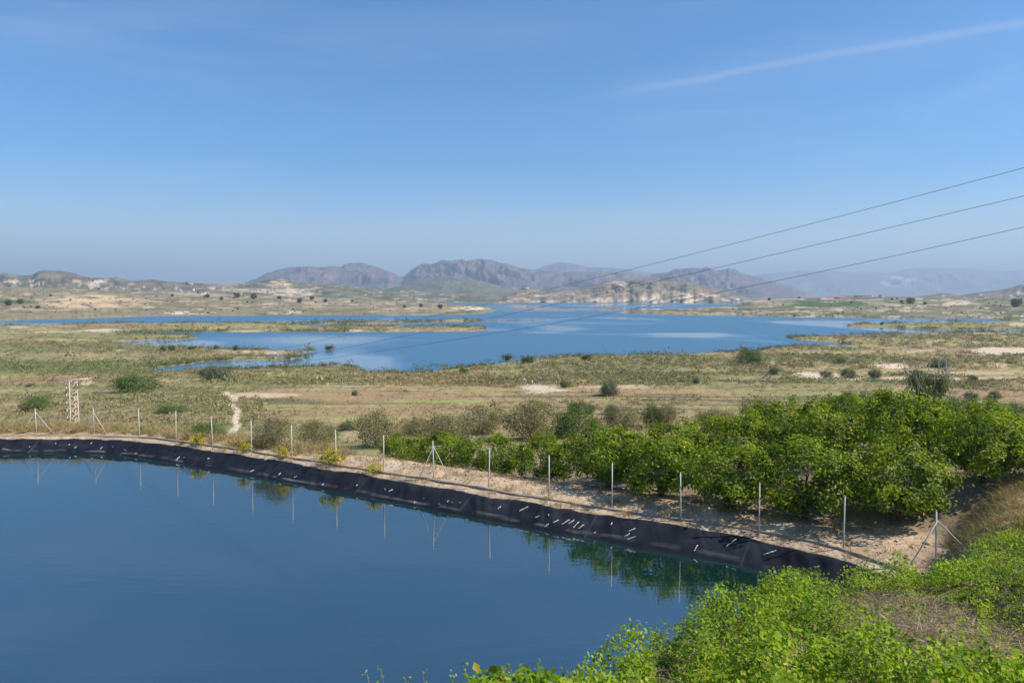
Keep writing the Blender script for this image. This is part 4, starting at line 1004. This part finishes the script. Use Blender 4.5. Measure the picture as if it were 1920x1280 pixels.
for px, py, w, lab in [(95,556,9,'single dark square-topped tree on the left tan slope'),(186,541,7,'dark tree at the foot of the pale left hill'),(323,556,9,'dark tree on the slope left of the white house'),(389,558,14,'dark tree in front of the white house'),(445,558,18,'broad dark tree below the quarry terraces'),(476,560,18,'dark tree right of the broad one below the quarry'),(416,562,10,'small tree below the quarry terraces'),(523,561,12,'dark tree left of the little white hut'),(562,568,15,'large dark tree right of the little white hut'),(585,562,14,'tree on the skyline of the far left shore'),(610,567,11,'tree near the skyline right of the large dark one'),(758,577,9,'tree at the start of the left headland'),(790,576,11,'tree in the middle of the left headland'),(826,579,15,'thick tree beside the white rocks of the headland'),(660,566,8,'slim tree above the middle of the left shore'),(38,570,16,'green tree in the green plot at far left'),(16,572,18,'leftmost green tree by the plot at far left'),(70,578,12,'green tree right of the plot at far left')]:
    far_tree(LV, LPx, LPy, px, py, w, lab, 'single trees on the far left shore', random.uniform(.9, 1.15))
for i in range(95):
    px, py = random.uniform(0, 800), random.uniform(550, 588)
    if py < np.interp(px, *zip(*lf_ridge))+6: continue
    far_tree(LV, LPx, LPy, px, py, random.uniform(3, 6.5), 'small dark bush dotted over the far left shore', 'small bushes of the far left shore', random.uniform(.6, .9))
for px, py, w, lab in [(1707,570,22,'large dark round tree on the right far shore'),(1672,562,7,'left of two small trees on the right skyline'),(1682,561,6,'right of two small trees on the right skyline'),(1690,568,10,'tree left of the large dark one on the right shore'),(1735,571,10,'dark tree right of the large one on the right shore'),(1442,563,9,'tree at the low left end of the right shore'),(1498,560,7,'small tree on the green plots'),(1597,569,8,'tree at the lower edge of the green plots'),(1905,575,30,'dark clump of trees at the right edge of the far shore')]:
    far_tree(RV, RPx, RPy, px, py, w, lab, 'single trees on the far right shore')
for i in range(60):
    px, py = random.uniform(1330, 1920), random.uniform(566, 594)
    far_tree(RV, RPx, RPy, px, py, random.uniform(3, 6), 'small dark bush dotted over the far right shore', 'small bushes of the far right shore', random.uniform(.6, .9))
def house(px, py, d, wpx, hpx, label, wall='wallwhite', roof='rooftile', depth=7, nwin=3, rz=0.15, tower=False, flat=False):
    p = on_y(px, py, d); w = wpx/F*d; h = hpx/F*d; root = empty('house', p-[0, 0, .3], rz); tag(root, label, 'house')
    b_ = MB(); b_.quad_box((0, 0, h*.5-1), w, depth, h+2); b_.build('wall', M[wall], root)
    rm_ = MB()
    if flat: rm_.quad_box((0, 0, h+.12), w+.5, depth+.5, .25)
    else:
        n0 = 0; e = .4; hh = depth*.22
        rm_.v += [(-w/2-e,-depth/2-e,h),(w/2+e,-depth/2-e,h),(w/2+e,depth/2+e,h),(-w/2-e,depth/2+e,h),(-w/2-e,0,h+hh),(w/2+e,0,h+hh)]
        rm_.f += [[0,1,5,4],[2,3,4,5],[3,2,1,0],[0,4,4,3],[1,2,5,5]]; rm_.f = rm_.f[:3]; rm_.v += [(-w/2-e,0,h)]; rm_.v += [(w/2+e,0,h)]; rm_.f += [[0,4,3,6],[2,5,1,7]]
    rm_.build('roof', M[roof], root)
    for i in range(nwin):
        x_ = -w/2+w*(i+.75)/(nwin+.5); q_ = MB(); q_.quad_box((x_, -depth/2-.02, h*.55), min(1.0, w/nwin*.4), .12, h*.32); q_.build('window', M['dark_glass'], root)
    q_ = MB(); q_.quad_box((-w*.42, -depth/2-.03, h*.33), min(1.0, w*.12), .14, h*.66); q_.build('door', M['bark'], root)
    if tower:
        q_ = MB(); q_.quad_box((w*.5+1.6, 0, h*.7-.5), 3.2, 3.5, h*1.4+1); q_.build('tower', M['wallwhite'], root)
    return root
house(378, 553, 1640, 15, 4.5, 'white arched-looking farmhouse on the far left slope', depth=9)
house(541, 562, 1500, 6, 3, 'tiny white hut among trees on the far left shore', depth=5, nwin=1, flat=True)
house(362, 545, 2250, 5, 4, 'small white house at the foot of the left hills', depth=7, nwin=2)
house(355, 534, 2600, 12, 4.5, 'pale house on the skyline of the left hills', 'wallstone', depth=8)
house(985, 542.5, 2880, 13, 4.5, 'cream house on top of the pale cliffs', 'wallstone', depth=9, flat=True)
house(1618, 558, 1780, 30, 3.6, 'long low farm shed with a dark roof and white tower', 'wallstone', 'roofdark', depth=12, nwin=6, tower=True, flat=True, rz=0.02)
house(1652, 557, 1790, 7, 3.0, 'reddish farm building right of the long shed', 'wallwhite', 'rooftile', depth=7, nwin=2)
house(1570, 561, 1650, 9, 2.6, 'small red-roofed building at the left of the farm', 'rooftile', 'rooftile', depth=7, nwin=2)
house(1378, 562, 2650, 16, 2.6, 'row of white buildings at the right foot of the pale cliffs', 'wallwhite', 'wallwhite', depth=8, nwin=4, flat=True)

# ------------------------------------------------------------------ haze
zlo, zhi = -20.0, 800.0
b_ = MB(); b_.quad_box((0, 1000, (zlo+zhi)/2), 47000, 47000, zhi-zlo)
hm = bpy.data.materials.new('haze'); hm.use_nodes = True; nt = hm.node_tree; nt.nodes.remove(nt.nodes['Principled BSDF'])
pv = nt.nodes.new('ShaderNodeVolumePrincipled'); pv.inputs['Color'].default_value = (.57,.735,.93,1); pv.inputs['Density'].default_value = 1.15e-4; pv.inputs['Anisotropy'].default_value = .1
nt.links.new(pv.outputs[0], nt.nodes['Material Output'].inputs['Volume'])
o = b_.build('haze', hm, None); tag(o, 'thin blue air between camera and mountains', None, None, 'stuff')

# ------------------------------------------------------------------ sky, sun, camera
SUN_EL, SUN_AZ = R(42), R(98)          # azimuth clockwise from +Y
w = bpy.data.worlds.new('World'); scene.world = w; w.use_nodes = True; nt = w.node_tree; N, L = nt.nodes, nt.links
bg = N['Background']; sk = N.new('ShaderNodeTexSky'); sk.sky_type = 'NISHITA'; sk.sun_disc = False
sk.sun_elevation = SUN_EL; sk.sun_rotation = SUN_AZ; sk.altitude = 100; sk.air_density = 1.0; sk.dust_density = .3; sk.ozone_density = 3.0
bg.inputs['Strength'].default_value = .115
tc = N.new('ShaderNodeTexCoord')
def vdot(vec):
    v = N.new('ShaderNodeVectorMath'); v.operation = 'DOT_PRODUCT'; v.inputs[1].default_value = vec; L.new(tc.outputs['Generated'], v.inputs[0]); return v.outputs['Value']
def mth(op, a, b=None, c=None):
    m_ = N.new('ShaderNodeMath'); m_.operation = op
    for i, q_ in enumerate((a, b, c)):
        if q_ is None: continue
        if isinstance(q_, (int, float)): m_.inputs[i].default_value = q_
        else: L.new(q_, m_.inputs[i])
    return m_.outputs[0]
def mrange(v, a, b, c, d):
    m_ = N.new('ShaderNodeMapRange'); m_.interpolation_type = 'SMOOTHSTEP'; L.new(v, m_.inputs['Value'])
    for k_, q_ in zip(('From Min','From Max','To Min','To Max'), (a, b, c, d)): m_.inputs[k_].default_value = q_
    return m_.outputs[0]
nz = N.new('ShaderNodeTexNoise'); nz.inputs['Scale'].default_value = 3.5; nz.inputs['Detail'].default_value = 5; L.new(tc.outputs['Generated'], nz.inputs['Vector'])
def streak(p0, p1, width, amt):
    d0, d1 = unit(ray(*p0)), unit(ray(*p1)); nn = unit(np.cross(d0, d1)); tg = unit(d1-d0); a0, a1 = float(d0@tg), float(d1@tg)
    dist = mth('ABSOLUTE', mth('ADD', vdot(tuple(nn)), mth('MULTIPLY', mth('SUBTRACT', nz.outputs['Fac'], .5), .035)))
    along = vdot(tuple(tg)); e = (a1-a0)*.3
    m1 = mrange(dist, 0.0, width, amt, 0.0); m2 = mrange(along, a0-e*.1, a0+e, 0, 1); m3 = mrange(along, a1+e*2, a1, 0, 1)
    return mth('MULTIPLY', mth('MULTIPLY', m1, m2), m3)
s1 = streak((1080,190), (1960,34), .008, .15); s2 = streak((600,140), (350,150), .004, .0)
s3 = streak((1080,190), (1700,95), .03, .05); s4 = streak((-20,60), (420,10), .03, .06); s5 = streak((500,50), (960,60), .03, .05)
mpn = N.new('ShaderNodeMapping'); mpn.inputs['Scale'].default_value = (1.2, 1.2, 9); L.new(tc.outputs['Generated'], mpn.inputs['Vector'])
nw = N.new('ShaderNodeTexNoise'); nw.inputs['Scale'].default_value = 1.9; nw.inputs['Detail'].default_value = 9; nw.inputs['Roughness'].default_value = .62; nw.inputs['Distortion'].default_value = .5; L.new(mpn.outputs[0], nw.inputs['Vector'])
wis = mrange(nw.outputs['Fac'], .46, .72, 0, .11)
tot = mth('ADD', mth('ADD', mth('ADD', s1, s3), mth('ADD', s4, s5)), wis)
sep = vdot((0, 0, 1))
# low band of dust haze near the horizon
band = mrange(sep, .0, .17, .60, 0)
mxh = N.new('ShaderNodeMix'); mxh.data_type = 'RGBA'; L.new(band, mxh.inputs['Factor']); skm = N.new('ShaderNodeVectorMath'); skm.operation = 'MULTIPLY'; skm.inputs[1].default_value = (.39, .72, .97); L.new(sk.outputs[0], skm.inputs[0]); L.new(skm.outputs[0], mxh.inputs['A']); mxh.inputs['B'].default_value = (6.4, 6.1, 5.6, 1)
mx = N.new('ShaderNodeMix'); mx.data_type = 'RGBA'; L.new(tot, mx.inputs['Factor']); L.new(mxh.outputs['Result'], mx.inputs['A']); mx.inputs['B'].default_value = (4.6, 5.0, 5.8, 1)
L.new(mx.outputs['Result'], bg.inputs['Color'])
sun = bpy.data.lights.new('sun', 'SUN'); sun.energy = 5.0; sun.angle = R(.53); sun.color = (1.0, .93, .82)
so = bpy.data.objects.new('sun', sun); col.objects.link(so)
sd = Vector((math.sin(SUN_AZ)*math.cos(SUN_EL), math.cos(SUN_AZ)*math.cos(SUN_EL), math.sin(SUN_EL)))
so.rotation_euler = sd.to_track_quat('Z', 'Y').to_euler(); so.location = (30, 0, 60)
cam = bpy.data.cameras.new('camera'); cam.sensor_width = 36; cam.lens = F/1920*36; cam.clip_start = .1; cam.clip_end = 80000
co = bpy.data.objects.new('camera', cam); col.objects.link(co); co.location = (0, 0, CZ); co.rotation_euler = (math.pi/2-PITCH, 0, 0)
scene.camera = co
vs = scene.view_settings; vs.view_transform = 'Standard'; vs.look = 'None'; vs.exposure = .5; vs.gamma = 1; vs.use_curve_mapping = False
scene.cycles.max_bounces = 6; scene.cycles.transparent_max_bounces = 8
